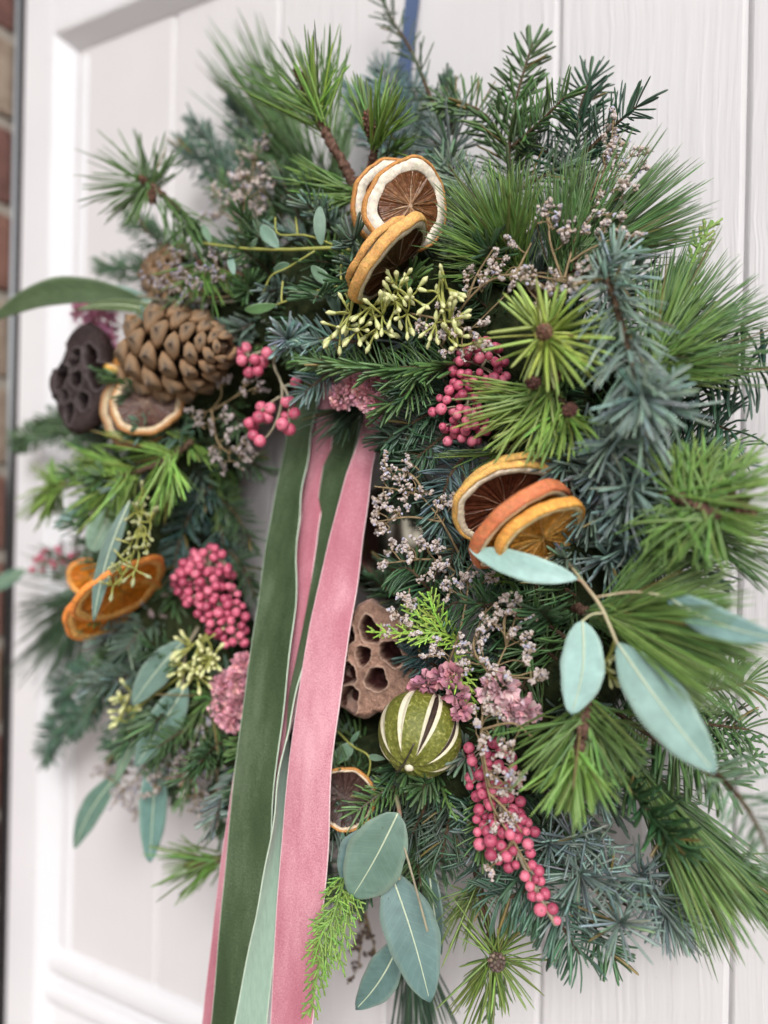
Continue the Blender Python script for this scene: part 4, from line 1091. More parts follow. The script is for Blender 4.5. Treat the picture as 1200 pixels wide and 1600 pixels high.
# ------------------------------------------------------------------ cypress / thuja sprays
def spray(label, branches, col=THUJA, name='cypress_sprig', blen=0.016, r=0.0008, gap=0.0034, group='cypress sprigs', tipdark=False, cat='sprig'):
    t = Thing(name, label, cat, W(*branches[0][0]), group)
    V_, Q_, C_, o = [], [], [], 0
    def shoot(P, r0, c):
        nonlocal o
        n = max(6, int(np.linalg.norm(np.diff(P, axis=0), axis=1).sum() / 0.0009))
        P = smooth(P, n)
        rr = r0 * (0.78 + 0.34 * (np.arange(n) % 2)) * np.linspace(1, 0.62, n)
        V, Q = tube_arr(P, rr, 5, 0.12)
        cc = np.outer(np.linspace(0.85, 1.2, n), c); cc = np.repeat(cc, 5, 0)
        tipc = np.array((0.03, 0.03, 0.02)) if tipdark and random.random() < 0.5 else c * 1.25
        V_.append(V); Q_.append(Q + o); C_.append(np.vstack([cc, np.tile(c, (5, 1)), np.tile(tipc, (5, 1))])); o += len(V)
    for br in branches:
        A = smooth(WP(br), 60); T = tang(A)
        Ln = np.linalg.norm(np.diff(A, axis=0), axis=1).sum()
        shoot(A, r * 1.25, tint(col, 1, 0.1)[0])
        nb = int(Ln / gap)
        for k in range(nb):
            u = 0.08 + 0.9 * k / nb; i = int(u * 59)
            nn = orth(FACE, T[i]); ss = np.cross(T[i], nn) * (1 if k % 2 else -1)
            bl = blen * (1 - 0.65 * u) * random.uniform(0.7, 1.15)
            d = unit(T[i] * 0.85 + ss * 0.75 + nn * random.uniform(-0.15, 0.3))
            e = A[i] + d * bl + T[i] * bl * 0.25
            Pb = smooth([A[i], A[i] + d * bl * 0.5, e], 8)
            shoot(Pb, r, tint(col, 1, 0.14)[0])
            for m in range(int(bl / 0.0026)):
                f = 0.2 + 0.75 * m / max(1, int(bl / 0.0026)); pb = Pb[int(f * 7)]
                s2 = np.cross(d, nn) * (1 if m % 2 else -1)
                l2 = bl * 0.42 * (1 - 0.5 * f) * random.uniform(0.7, 1.2)
                d2 = unit(d * 0.9 + s2 * 0.7 + nn * random.uniform(-0.1, 0.25))
                shoot(np.array([pb, pb + d2 * l2 * 0.5, pb + d2 * l2 + d * l2 * 0.2]), r * 0.85, tint(col, 1, 0.14)[0])
        t.tube('stem', A, np.linspace(r * 0.9, r * 0.4, 60), M_TWIG, 5)
    t.add('foliage', np.vstack(V_), np.vstack(Q_), mat=M_FOL, col=np.vstack(C_), kind='stuff')
    return t

def knob(t, c, size, elong=1.5, axis=None, col=(0.13, 0.06, 0.035), name='bud'):
    """scaly brown bud: spiral of little scales on an egg"""
    p = W(*c); Bm = basis(FACE if axis is None else axis); V_, Q_, C_ = [], [], []
    bv, bq = ball_arr(6, 4); o = 0
    core, cq = ball_arr(10, 8)
    V_.append(core * [0.85, 0.85, 0.85 * elong]); Q_.append(cq); C_.append(np.tile(np.asarray(col) * 0.5, (len(core), 1))); o = len(core)
    n = 34
    for k in range(n):
        z_ = 1 - 2 * (k + 0.5) / n * 0.9; a = k * 2.399963; rr = math.sqrt(max(0, 1 - z_ * z_))
        q = np.array([rr * math.cos(a) * 0.86, rr * math.sin(a) * 0.86, z_ * 0.86 * elong])
        V_.append(bv * [0.23, 0.23, 0.27] + q); Q_.append(bq + o); o += len(bv)
        C_.append(np.tile(tint(col, 1, 0.35)[0], (len(bv), 1)))
    V = p + (np.vstack(V_) * size) @ Bm.T
    t.add(name, V, np.vstack(Q_), mat=M_VC, col=np.vstack(C_))
def barkstem(t, path, r0, r1, mat=None, name='stem'):
    P = smooth(WP(path), 40)
    P = P + rng.normal(0, 0.00025, P.shape)
    t.tube(name, P, np.linspace(r0, r1, 40) * 1e-3 * (1 + 0.14 * np.sin(np.arange(40) * 2.1)), mat or M_BARK, 10, 0.2)

# ================================================================== sprigs, one thing each
def fir_sprig(label, twigs, col=FIR, cat='fir sprig', name='fir_sprig', group='fir sprigs', **k):
    t = Thing(name, label, cat, W(*twigs[0][0]), group)
    for i, p in enumerate(twigs):
        fir(t, p, col=col, stem_name='stem' if i == 0 else 'twig', **k)
    return t.finish(M_NEEDLE)
def pine(label, base, name='pine_sprig', group='short-needled pine sprigs', cat='pine sprig'):
    return Thing(name, label, cat, W(*base), group)
LP = dict(name='long_needled_pine_sprig', group='long-needled pine sprigs')
CE = dict(name='blue_cedar_sprig', group='blue cedar sprigs', cat='cedar sprig')

# ---- top edge
t = pine('pine sprig with stout brown stem and two buds, topmost left of centre', (558, 295, 0.085))
barkstem(t, [(560, 300, 0.082), (530, 245, 0.090), (500, 190, 0.094), (488, 150, 0.096)], 3.0, 2.2)
fan(t, [(512, 215, 0.092), (494, 170, 0.095)], [(385, 142, 0.085), (395, 118, 0.09), (440, 55, 0.09), (478, 62, 0.098), (512, 42, 0.100), (540, 75, 0.095)], 62, 1.6, PINE, 0.03, tipcol=(0.10, 0.20, 0.045))
fan(t, [(505, 200, 0.094), (494, 170, 0.098)], [(395, 175, 0.115), (470, 75, 0.12), (530, 75, 0.12)], 18, 1.6, PINEY, 0.03)
knob(t, (480, 138, 0.097), 0.0034, 3.0, cdir(-0.25, 0.95, 0.2)); knob(t, (470, 125, 0.094), 0.0030, 3.0, cdir(-0.4, 0.9, 0.1))
t.finish(M_NEEDLE)
t = pine('pine sprig with a single fat brown bud above the topmost orange slices', (578, 275, 0.08))
barkstem(t, [(576, 285, 0.078), (582, 250, 0.085), (586, 222, 0.088)], 2.4, 2.0)
fan(t, [(586, 232, 0.088), (586, 215, 0.089)], [(528, 140, 0.085), (548, 125, 0.092), (575, 115, 0.088), (605, 118, 0.095), (640, 148, 0.09), (640, 172, 0.085)], 46, 1.6, PINE, 0.03)
fan(t, [(586, 226, 0.090)], [(540, 175, 0.11), (600, 140, 0.115), (630, 165, 0.11)], 12, 1.6, PINEY, 0.03)
knob(t, (578, 196, 0.094), 0.0036, 2.4, cdir(-0.2, 0.95, 0.3))
t.finish(M_NEEDLE)
t = pine('olive pine tuft fanning left of the topmost orange slices', (558, 300, 0.085))
barkstem(t, [(585, 325, 0.07), (562, 305, 0.082)], 2.2, 1.6)
fan(t, [(572, 315, 0.078), (556, 298, 0.086)], [(470, 235, 0.085), (458, 262, 0.09), (452, 290, 0.095), (470, 322, 0.095), (490, 345, 0.095)], 52, 1.6, PINE, 0.04, tipcol=PINEY)
fan(t, [(600, 250, 0.07), (610, 240, 0.075)], [(610, 225, 0.08), (640, 205, 0.085), (648, 228, 0.085)], 14, 1.5, PINE)
t.finish(M_NEEDLE)
t = pine('blurred long-needled pine spraying up behind the topmost bud sprig', (490, 300, 0.05), **LP)
barkstem(t, [(520, 330, 0.05), (470, 270, 0.05)], 2.2, 1.6)
fan(t, [(505, 310, 0.05), (460, 255, 0.05)], [(325, 90, 0.035), (345, 60, 0.035), (375, 35, 0.035), (405, 35, 0.04), (420, 60, 0.04)], 60, 1.3, LONG, 0.03, jt=14)
fan(t, [(505, 310, 0.05), (440, 240, 0.05)], [(320, 130, 0.03), (345, 100, 0.03), (390, 75, 0.04)], 40, 1.3, LONGB, 0.03, jt=14)
fan(t, [(530, 330, 0.05), (500, 300, 0.05)], [(360, 250, 0.07), (380, 210, 0.07), (420, 160, 0.06), (520, 150, 0.05), (560, 150, 0.04)], 90, 1.2, LONG, 0.03, jt=14)
t.finish(M_NEEDLE)
t = Thing('blue_cedar_sprig', 'bluish fir sprig pressed against the door left of the strap', 'cedar sprig', W(625, 260, 0.03), CE['group'])
fir(t, [(640, 270, 0.035), (622, 190, 0.028), (600, 110, 0.025)], 19, 1.5, 26, (0.11, 0.20, 0.19), 'flat', stem_name='stem')
fir(t, [(620, 250, 0.035), (575, 190, 0.03), (556, 140, 0.025)], 18, 1.5, 24, (0.11, 0.20, 0.19), 'flat', stem_name='twig')
fir(t, [(640, 250, 0.03), (650, 190, 0.02), (648, 130, 0.015)], 16, 1.4, 22, (0.11, 0.20, 0.19), 'flat', stem_name='twig')
t.finish(M_NEEDLE)
t = Thing('larch_twig', 'tall sparse-needled twig crossing in front of the blue strap', 'twig', W(705, 270, 0.04))
fir(t, [(708, 290, 0.06), (700, 225, 0.055), (668, 140, 0.045), (640, 75, 0.04), (612, 30, 0.035), (588, -30, 0.03)], 17, 1.1, 6.5, (0.055, 0.10, 0.05), 'round', 42, stem_r=1.5, curv=-0.05)
t.finish(M_NEEDLE)
t = Thing('blue_cedar_sprig', 'fine blue-grey cedar rosette just right of the strap', 'cedar sprig', W(705, 245, 0.05), CE['group'])
rosette(t, (704, 240, 0.055), 27, 60, 1.0, CEDARD, cdir(-0.1, 0.2, 1), (35, 100))
rosette(t, (648, 195, 0.035), 20, 30, 0.9, CEDARD, cdir(-0.3, 0.2, 1), (30, 100))
barkstem(t, [(708, 300, 0.04), (704, 240, 0.054)], 1.2, 0.9, M_TWIG)
barkstem(t, [(700, 255, 0.045), (675, 215, 0.035), (648, 195, 0.034)], 0.9, 0.7, M_TWIG, 'twig')
t.finish(M_NEEDLE)
fir_sprig('three-fingered green fir sprig standing tallest at the top', [[(796, 300, 0.060), (796, 225, 0.058), (808, 150, 0.052), (832, 68, 0.045)], [(796, 235, 0.056), (762, 185, 0.055), (725, 162, 0.055), (692, 160, 0.056)], [(800, 230, 0.06), (840, 195, 0.066), (884, 150, 0.07)]], FIR, L=18, w=1.9, per_cm=19, curv=0.05)
fir_sprig('dark fir sprig behind the dried flowers at the top right', [[(900, 330, 0.05), (904, 240, 0.048), (905, 180, 0.045), (922, 120, 0.04)], [(905, 250, 0.05), (950, 205, 0.055), (996, 166, 0.06)], [(896, 280, 0.05), (855, 240, 0.05), (830, 215, 0.05)]], (0.032, 0.085, 0.052), L=18, w=1.8, per_cm=18, curv=0.05)
fir_sprig('small dark fir tip hooked upright at the left of the tall fir', [[(712, 215, 0.045), (700, 180, 0.04), (698, 130, 0.035)]], (0.035, 0.085, 0.055), L=15, w=1.7, per_cm=20, ang=35)
fir_sprig('blue green fir sprig spreading below the tall fir at the top', [[(760, 330, 0.07), (720, 285, 0.07), (690, 250, 0.065)], [(770, 320, 0.06), (850, 275, 0.06), (900, 250, 0.055)]], FIRB, L=17, w=1.7, per_cm=18)
# long pines right of the top oranges
t = pine('big mop of long green pine needles right of the topmost orange slices', (800, 430, 0.09), **LP)
barkstem(t, [(840, 470, 0.07), (810, 425, 0.085)], 2.4, 1.8)
fan(t, [(820, 440, 0.085), (790, 395, 0.095)], [(668, 390, 0.105), (690, 330, 0.11), (705, 285, 0.105), (740, 260, 0.10), (790, 262, 0.10), (840, 272, 0.095)], 210, 1.15, LONG, 0.05, jt=14, tipcol=LONGY)
fan(t, [(820, 440, 0.085), (790, 400, 0.10)], [(680, 430, 0.12), (720, 330, 0.13), (790, 290, 0.13), (850, 300, 0.12)], 90, 1.15, LONGY, 0.05, jt=14)
t.finish(M_NEEDLE)
t = pine('long-needled pine flaring to the right under the lilac dried flowers', (900, 430, 0.085), **LP)
barkstem(t, [(850, 450, 0.08), (895, 425, 0.09), (905, 405, 0.092)], 2.2, 1.5)
fan(t, [(870, 440, 0.088), (910, 395, 0.092)], [(900, 255, 0.08), (960, 235, 0.08), (1050, 235, 0.075), (1075, 270, 0.07), (1095, 320, 0.075), (1080, 355, 0.08), (1010, 395, 0.09)], 230, 1.1, LONG, 0.05, jt=14)
fan(t, [(860, 440, 0.09), (890, 415, 0.095)], [(830, 280, 0.09), (880, 270, 0.09), (940, 300, 0.11)], 70, 1.1, LONG, 0.05, jt=14)
t.finish(M_NEEDLE)
lavender('lilac dried flower spray rising to the top right fir', [[(880, 440, 0.10), (900, 370, 0.095), (925, 300, 0.085), (960, 215, 0.075)], [(890, 410, 0.10), (920, 390, 0.1), (965, 370, 0.098)], [(880, 440, 0.10), (860, 380, 0.105), (858, 340, 0.105)]],
         [(958, 188, 0.078, 0.5), (950, 228, 0.082), (962, 240, 0.082), (985, 245, 0.08), (945, 258, 0.084), (965, 268, 0.084), (990, 270, 0.08, .7), (955, 300, 0.088), (975, 305, 0.085), (940, 322, 0.09), (955, 335, 0.092), (972, 342, 0.09, .6), (945, 362, 0.095, .7), (965, 370, 0.098, .7), (985, 372, 0.096, .5), (858, 332, 0.106, .7), (840, 350, 0.106, .8), (862, 352, 0.106, .8), (890, 350, 0.10, .7), (885, 372, 0.105, .8), (905, 365, 0.10, .6), (925, 340, 0.095, .6)])
lavender('pinkish white dried flower band between green buds and lime pine tuft', [[(690, 540, 0.105), (730, 470, 0.115), (790, 430, 0.12), (900, 440, 0.12)], [(730, 470, 0.112), (745, 430, 0.115), (770, 390, 0.115)], [(640, 490, 0.11), (690, 500, 0.115), (740, 520, 0.118)], [(800, 440, 0.12), (820, 400, 0.11), (830, 380, 0.11)]],
         [(732, 437, 0.115), (748, 448, 0.115, .8), (762, 425, 0.116), (778, 405, 0.116, .8), (805, 382, 0.113, .6), (790, 430, 0.12), (806, 445, 0.12), (818, 425, 0.12), (835, 440, 0.12), (852, 450, 0.122), (868, 430, 0.122, .8), (885, 442, 0.122), (905, 432, 0.122), (918, 445, 0.122), (870, 462, 0.122, .8), (840, 470, 0.122, .7), (690, 490, 0.116, .7), (672, 512, 0.115, .7), (700, 518, 0.116, .7), (655, 500, 0.113, .6), (715, 500, 0.117, .7), (735, 522, 0.118, .7), (755, 510, 0.118, .6), (760, 540, 0.118, .6), (695, 548, 0.112, .6), (725, 552, 0.114, .6)], R=0.0055, s=0.0024)
# ---- right side
spray('bright yellow green cypress sprigs sticking out at the upper right', [[(1040, 520, 0.07), (1065, 450, 0.065), (1090, 390, 0.055), (1112, 345, 0.05)], [(1010, 500, 0.075), (1022, 460, 0.07), (1030, 425, 0.065)], [(1050, 530, 0.07), (1080, 495, 0.065), (1098, 470, 0.06)]], (0.21, 0.33, 0.05), blen=0.014, r=0.0010)
t = pine('long-needled pine sweeping right beside the blue cedar', (1010, 580, 0.09), **LP)
barkstem(t, [(980, 620, 0.07), (1015, 560, 0.09)], 2.2, 1.5)
fan(t, [(1000, 600, 0.085), (1020, 545, 0.095)], [(1040, 400, 0.07), (1075, 385, 0.065), (1130, 400, 0.06), (1175, 440, 0.06), (1205, 480, 0.06), (1205, 540, 0.07), (1195, 590, 0.08)], 210, 1.15, LONG, 0.04, jt=14)
fan(t, [(1000, 600, 0.09), (1020, 560, 0.10)], [(1000, 440, 0.10), (1060, 430, 0.09), (1130, 480, 0.09), (1150, 560, 0.10), (1140, 600, 0.10)], 80, 1.15, LONGY, 0.04, jt=14)
t.finish(M_NEEDLE)
fir_sprig('glossy dark fir sprig with drooping needles at the right edge', [[(1040, 625, 0.05), (1110, 600, 0.055), (1180, 578, 0.06), (1250, 570, 0.06)], [(1050, 640, 0.05), (1090, 655, 0.055), (1140, 672, 0.06)]], (0.030, 0.085, 0.055), L=22, w=2.0, per_cm=15, curl=(0, -0.3, -1), curv=0.35, mode='flat', ang=70)
fir_sprig('dense dark fir fingers below the drooping one at right', [[(1000, 690, 0.05), (1070, 690, 0.055), (1150, 700, 0.05)], [(1010, 640, 0.045), (1070, 600, 0.045), (1130, 560, 0.04)]], FIRD, L=18, w=1.8, per_cm=18, curl=(0, -0.3, -1), curv=0.25)
t = Thing('blue_cedar_sprig', 'pale blue spruce branch arching nearest the camera at right', 'cedar sprig', W(945, 430, 0.12), CE['group'])
fir(t, [(935, 400, 0.11), (960, 470, 0.130), (985, 560, 0.140), (1000, 622, 0.145)], 23, 1.4, 23, BLUE, 'round', 64, stem_r=1.8, curv=0.22)
fir(t, [(1000, 622, 0.145), (1004, 670, 0.135), (1006, 722, 0.120)], 20, 1.4, 20, BLUE, 'round', 56, stem_r=1.2, curv=0.22, stem_name='twig')
fir(t, [(950, 470, 0.115), (955, 430, 0.11), (962, 395, 0.105)], 17, 1.4, 26, BLUE, 'round', 50, stem_r=1.0, stem_name='twig')
rosette(t, (1000, 622, 0.148), 19, 60, 1.4, BLUE, cdir(0, -0.5, 0.8), (10, 85))
for c in [(935, 540, 0.12), (1045, 640, 0.12), (955, 690, 0.125), (985, 760, 0.115)]: rosette(t, c, 18, 40, 1.2, (0.18, 0.27, 0.225), cdir(random.uniform(-.5, .5), random.uniform(-.6, .2), 0.8), (15, 100))
t.finish(M_NEEDLE)
t = Thing('blue_cedar_sprig', 'grey blue cedar rosettes right of the orange trio', 'cedar sprig', W(920, 760, 0.09), CE['group'])
for c, R in [((885, 720, 0.105), 20), ((940, 735, 0.105), 21), ((925, 790, 0.1), 20), ((975, 790, 0.105), 21), ((900, 855, 0.09), 17), ((950, 870, 0.095), 18), ((990, 850, 0.095), 18), ((905, 690, 0.10), 17)]:
    rosette(t, c, R, 60, 1.4, (0.17, 0.25, 0.225), cdir(random.uniform(-0.3, 0.2), random.uniform(-0.5, 0.1), 0.8), (15, 100))
barkstem(t, [(880, 660, 0.08), (920, 750, 0.09), (960, 850, 0.085)], 1.6, 1.0, M_TWIG)
fir(t, [(930, 690, 0.10), (960, 760, 0.105), (975, 830, 0.1)], 19, 1.4, 22, (0.12, 0.20, 0.185), 'round', 55, stem_name='twig')
t.finish(M_NEEDLE)
t = pine('vivid lime green pine tuft with a round brown bud facing the camera', (850, 520, 0.13))
t.single = True
barkstem(t, [(872, 560, 0.105), (858, 535, 0.125), (850, 520, 0.138)], 1.8, 1.8)
ringp = [(740, 512, 0.140), (752, 560, 0.148), (800, 600, 0.150), (850, 605, 0.150), (885, 610, 0.148), (925, 580, 0.145), (955, 530, 0.14), (950, 490, 0.135), (905, 455, 0.135), (860, 445, 0.13), (825, 455, 0.135), (775, 470, 0.138)]
fan(t, [(853, 528, 0.130), (850, 521, 0.137)], ringp, 62, 2.2, LIME, 0.08, jt=12, joff=0.006, tipcol=(0.30, 0.42, 0.08), curl=(0, 1, -0.6))
fan(t, [(852, 526, 0.132), (850, 521, 0.138)], [(820, 560, 0.165), (850, 585, 0.165), (900, 550, 0.165), (905, 500, 0.165), (840, 470, 0.165)], 10, 2.0, LIME, 0.08, jt=10, curl=(0, 1, -0.6))
knob(t, (850, 519, 0.158), 0.0036, 1.0, cdir(0, 0, 1), (0.17, 0.085, 0.05))
t.finish(M_NEEDLE)
t = pine('yellow green pine with three knobbly buds under the lime tuft', (870, 620, 0.115))
t.single = True
barkstem(t, [(900, 680, 0.09), (878, 635, 0.112), (858, 600, 0.122)], 2.4, 1.8)
fan(t, [(880, 640, 0.112), (850, 600, 0.125)], [(722, 590, 0.120), (745, 625, 0.125), (738, 665, 0.125), (765, 700, 0.128), (800, 715, 0.13), (850, 712, 0.13), (880, 690, 0.128)], 92, 1.7, PINEY, 0.07, jt=12, joff=0.008, tipcol=(0.27, 0.38, 0.07))
fan(t, [(882, 645, 0.115)], [(815, 680, 0.14), (850, 710, 0.14), (885, 715, 0.138), (925, 700, 0.135), (940, 660, 0.135)], 34, 1.7, PINEY, 0.10, jt=12, joff=0.006)
for p in [(833, 597, 0.150), (890, 641, 0.150), (866, 588, 0.135)]: knob(t, p, 0.0031, 1.15, cdir(-0.1, 0.1, 1), (0.11, 0.045, 0.035))
t.finish(M_NEEDLE)
t = pine('olive pine needles poking out under the pink berry cluster', (770, 690, 0.095))
barkstem(t, [(800, 700, 0.085), (772, 712, 0.095)], 1.6, 1.2)
fan(t, [(790, 705, 0.09), (770, 710, 0.097)], [(690, 705, 0.10), (710, 722, 0.102), (745, 745, 0.105), (720, 690, 0.1)], 16, 1.6, (0.10, 0.17, 0.035), 0.05)
t.finish(M_NEEDLE)
t = pine('pine branch with brown stem reaching right at mid height', (1030, 775, 0.115))
barkstem(t, [(1035, 772, 0.112), (1080, 785, 0.120), (1122, 808, 0.125)], 2.6, 2.0)
fan(t, [(1035, 772, 0.112), (1120, 806, 0.125)], [(985, 800, 0.12), (1000, 850, 0.12), (1020, 880, 0.115), (1060, 880, 0.12), (1100, 890, 0.125), (1150, 880, 0.13)], 80, 1.6, PINE, 0.08, jt=14)
fan(t, [(1040, 772, 0.115), (1125, 806, 0.125)], [(1010, 700, 0.11), (1060, 690, 0.105), (1110, 690, 0.10), (1190, 690, 0.10), (1220, 730, 0.11), (1220, 800, 0.12), (1200, 850, 0.125)], 130, 1.5, PINE, 0.06, jt=14, tipcol=PINEY)
knob(t, (1142, 782, 0.118), 0.0032, 2.4, cdir(1, 0.1, 0.1)); knob(t, (1160, 798, 0.12), 0.003, 2.0, cdir(1, -0.2, 0.1))
t.finish(M_NEEDLE)
t = pine('thin long-needled pine leaving the frame at right mid height', (1090, 820, 0.09), **LP)
barkstem(t, [(1040, 820, 0.08), (1095, 830, 0.09)], 1.8, 1.2)
fan(t, [(1060, 822, 0.085), (1100, 832, 0.09)], [(1215, 800, 0.08), (1225, 850, 0.08), (1225, 900, 0.085), (1200, 925, 0.085)], 70, 1.1, LONG, 0.05, jt=12)
t.finish(M_NEEDLE)
t = pine('blurred bushy long pine behind the right-hand eucalyptus leaves', (940, 960, 0.12), **LP)
barkstem(t, [(900, 950, 0.10), (945, 965, 0.122)], 2.2, 1.5)
fan(t, [(925, 958, 0.115), (955, 965, 0.125)], [(1000, 855, 0.11), (1060, 850, 0.105), (1130, 880, 0.10), (1150, 930, 0.11), (1200, 1000, 0.12), (1190, 1070, 0.125), (1130, 1100, 0.125), (1060, 1090, 0.125)], 260, 1.25, LONG, 0.04, jt=16, tipcol=LONGY)
fan(t, [(930, 958, 0.12), (955, 965, 0.13)], [(1060, 900, 0.14), (1150, 960, 0.14), (1150, 1040, 0.14), (1080, 1070, 0.14)], 80, 1.3, LONGY, 0.04, jt=16)
t.finish(M_NEEDLE)
t = Thing('eucalyptus_branch', 'branch with four big pale aqua eucalyptus leaves at the right', 'eucalyptus', W(905, 900, 0.125), 'eucalyptus branches')
t.tube('stem', smooth(WP([(880, 870, 0.09), (915, 915, 0.125), (940, 950, 0.135), (962, 1000, 0.138), (975, 1030, 0.135)]), 24), np.linspace(0.0009, 0.0006, 24), M_RSTEM, 7)
t.tube('twig', smooth(WP([(947, 958, 0.135), (925, 960, 0.138), (908, 972, 0.14)]), 10), 0.0005, M_RSTEM, 6)
t.tube('twig', smooth(WP([(922, 925, 0.13), (908, 908, 0.135), (900, 905, 0.138)]), 10), 0.0005, M_RSTEM, 6)
t.tube('twig', smooth(WP([(930, 933, 0.132), (990, 925, 0.13), (1045, 932, 0.13)]), 10), 0.0005, M_RSTEM, 6)
leaf(t, (902, 905, 0.138), (733, 858, 0.150), 44, AQUA, 0.05, -0.03, 0.15, shape=0.95, rib=False)
leaf(t, (910, 970, 0.14), (893, 1116, 0.148), 66, AQUA, 0.03, -0.06, 0.0, shape=0.9, tipw=0.6)
leaf(t, (965, 1005, 0.138), (1118, 1208, 0.150), 84, (0.185, 0.305, 0.270), 0.04, 0.02, -0.1, shape=0.98, tipw=0.7)
leaf(t, (1040, 930, 0.13), (1222, 1000, 0.150), 52, (0.21, 0.35, 0.335), 0.06, 0.05, 0.2)
buds(t, [(938, 1040, 0.118), (950, 1050, 0.116)], [(962, 1000, 0.13), (952, 1025, 0.122), (940, 1040, 0.118)], 6, 0.0044, 0.0045)
t = pine('pine sprig hanging from a rough brown stem below the aqua leaf', (915, 1085, 0.12))
barkstem(t, [(922, 1075, 0.11), (915, 1110, 0.122), (908, 1150, 0.13), (904, 1180, 0.132)], 3.0, 2.2)
fan(t, [(918, 1090, 0.118), (910, 1130, 0.126)], [(800, 1130, 0.125), (812, 1180, 0.13), (835, 1210, 0.135), (870, 1225, 0.13), (960, 1235, 0.13), (985, 1225, 0.13), (1025, 1170, 0.13), (1030, 1130, 0.12)], 95, 1.6, (0.12, 0.22, 0.05), 0.06, jt=14)
t.finish(M_NEEDLE)
t = pine('bright green downward pine tuft above the bottom right cedar', (905, 1175, 0.132))
t.single = True
barkstem(t, [(905, 1160, 0.128), (904, 1182, 0.133)], 1.6, 1.4)
fan(t, [(905, 1178, 0.132)], [(812, 1225, 0.135), (835, 1255, 0.14), (870, 1285, 0.142), (905, 1290, 0.145), (935, 1275, 0.14), (962, 1240, 0.138), (945, 1205, 0.135)], 62, 1.7, (0.19, 0.36, 0.05), 0.06, jt=10, joff=0.008, tipcol=(0.22, 0.38, 0.07))
t.finish(M_NEEDLE)
fir_sprig('dark green fir branch behind the big drooping aqua leaf', [[(960, 1110, 0.07), (1030, 1160, 0.075), (1090, 1200, 0.075), (1135, 1225, 0.07)], [(980, 1060, 0.06), (1060, 1080, 0.06), (1130, 1075, 0.055), (1175, 1065, 0.05)], [(1040, 1110, 0.065), (1100, 1130, 0.06), (1170, 1140, 0.055)]], FIR, L=18, w=1.9, per_cm=18, curl=(0, -0.3, -1), curv=0.2)
spray('deep green cypress tips at the right edge behind the drooping leaf', [[(1080, 1130, 0.06), (1130, 1145, 0.055), (1190, 1160, 0.05)], [(1100, 1150, 0.06), (1150, 1175, 0.055), (1200, 1195, 0.05)]], (0.075, 0.17, 0.06), blen=0.014)
fir_sprig('blurred pale green fir hanging off the right edge near the bottom', [[(1110, 1200, 0.11), (1150, 1240, 0.135), (1180, 1285, 0.145), (1200, 1330, 0.15)]], (0.13, 0.23, 0.15), L=16, w=1.6, per_cm=15, curv=0.1)
fir_sprig('curly green fir branch overlying the long pine at lower right', [[(940, 1190, 0.085), (985, 1235, 0.09), (1030, 1285, 0.092), (1060, 1325, 0.092)]], (0.055, 0.135, 0.055), L=15, w=1.9, per_cm=24, mode='up', curl=(0.3, -0.5, 0.6), curv=0.35)
t = pine('long pine tail sweeping down to the bottom right corner', (990, 1190, 0.07), **LP)
barkstem(t, [(950, 1150, 0.07), (1010, 1220, 0.075)], 2.4, 1.6)
fan(t, [(985, 1195, 0.072), (1030, 1250, 0.078)], [(1060, 1470, 0.06), (1100, 1485, 0.06), (1150, 1490, 0.06), (1195, 1450, 0.06), (1215, 1400, 0.065), (1210, 1370, 0.065)], 170, 1.05, LONG, 0.04, jt=18)
fan(t, [(985, 1195, 0.075), (1020, 1240, 0.08)], [(1090, 1440, 0.085), (1150, 1460, 0.085), (1200, 1400, 0.085)], 70, 1.3, LONGY, 0.04, jt=18)
fan(t, [(960, 1170, 0.065), (1000, 1210, 0.065)], [(1110, 1260, 0.05), (1130, 1290, 0.05), (1150, 1340, 0.05)], 16, 1.1, LONG, 0.04, jt=14)
t.finish(M_NEEDLE)
t = pine('second dark long pine brush cut by the right frame edge', (1120, 1330, 0.07), **LP)
barkstem(t, [(1060, 1300, 0.06), (1120, 1340, 0.065)], 1.8, 1.2)
fan(t, [(1090, 1320, 0.06), (1130, 1345, 0.065)], [(1225, 1370, 0.06), (1230, 1420, 0.06), (1215, 1480, 0.06)], 60, 1.3, LONG, 0.04, jt=18)
t.finish(M_NEEDLE)
# ---- bottom right
t = Thing('blue_cedar_sprig', 'spreading blue-grey cedar branch of star rosettes at bottom right', 'cedar sprig', W(900, 1370, 0.08), CE['group'])
barkstem(t, [(850, 1340, 0.08), (905, 1370, 0.085), (960, 1405, 0.085), (1015, 1420, 0.08)], 1.7, 1.2, M_TWIG)
barkstem(t, [(955, 1402, 0.085), (985, 1380, 0.08), (1000, 1365, 0.078)], 1.1, 0.8, M_TWIG, 'twig')
barkstem(t, [(985, 1412, 0.083), (975, 1440, 0.088)], 1.1, 0.8, M_TWIG, 'twig')
for c, R, n in [((906, 1364, 0.095), 20, 46), ((953, 1372, 0.088), 18, 44), ((1000, 1368, 0.08), 18, 44), ((967, 1442, 0.095), 18, 46), ((883, 1412, 0.092), 18, 44), ((858, 1318, 0.09), 18, 40), ((895, 1310, 0.088), 18, 40), ((1020, 1400, 0.078), 19, 46), ((1040, 1420, 0.075), 19, 40), ((757, 1300, 0.088), 20, 46), ((930, 1325, 0.083), 16, 36)]:
    rosette(t, c, R, n, 1.15, (0.19, 0.27, 0.24), cdir(random.uniform(-0.3, 0.3), random.uniform(-0.2, 0.3), 0.9), (15, 105))
fir(t, [(1000, 1400, 0.08), (1040, 1425, 0.075), (1070, 1445, 0.07)], 20, 1.1, 22, (0.085, 0.14, 0.115), 'flat', 45, stem_name='twig')
t.finish(M_NEEDLE)
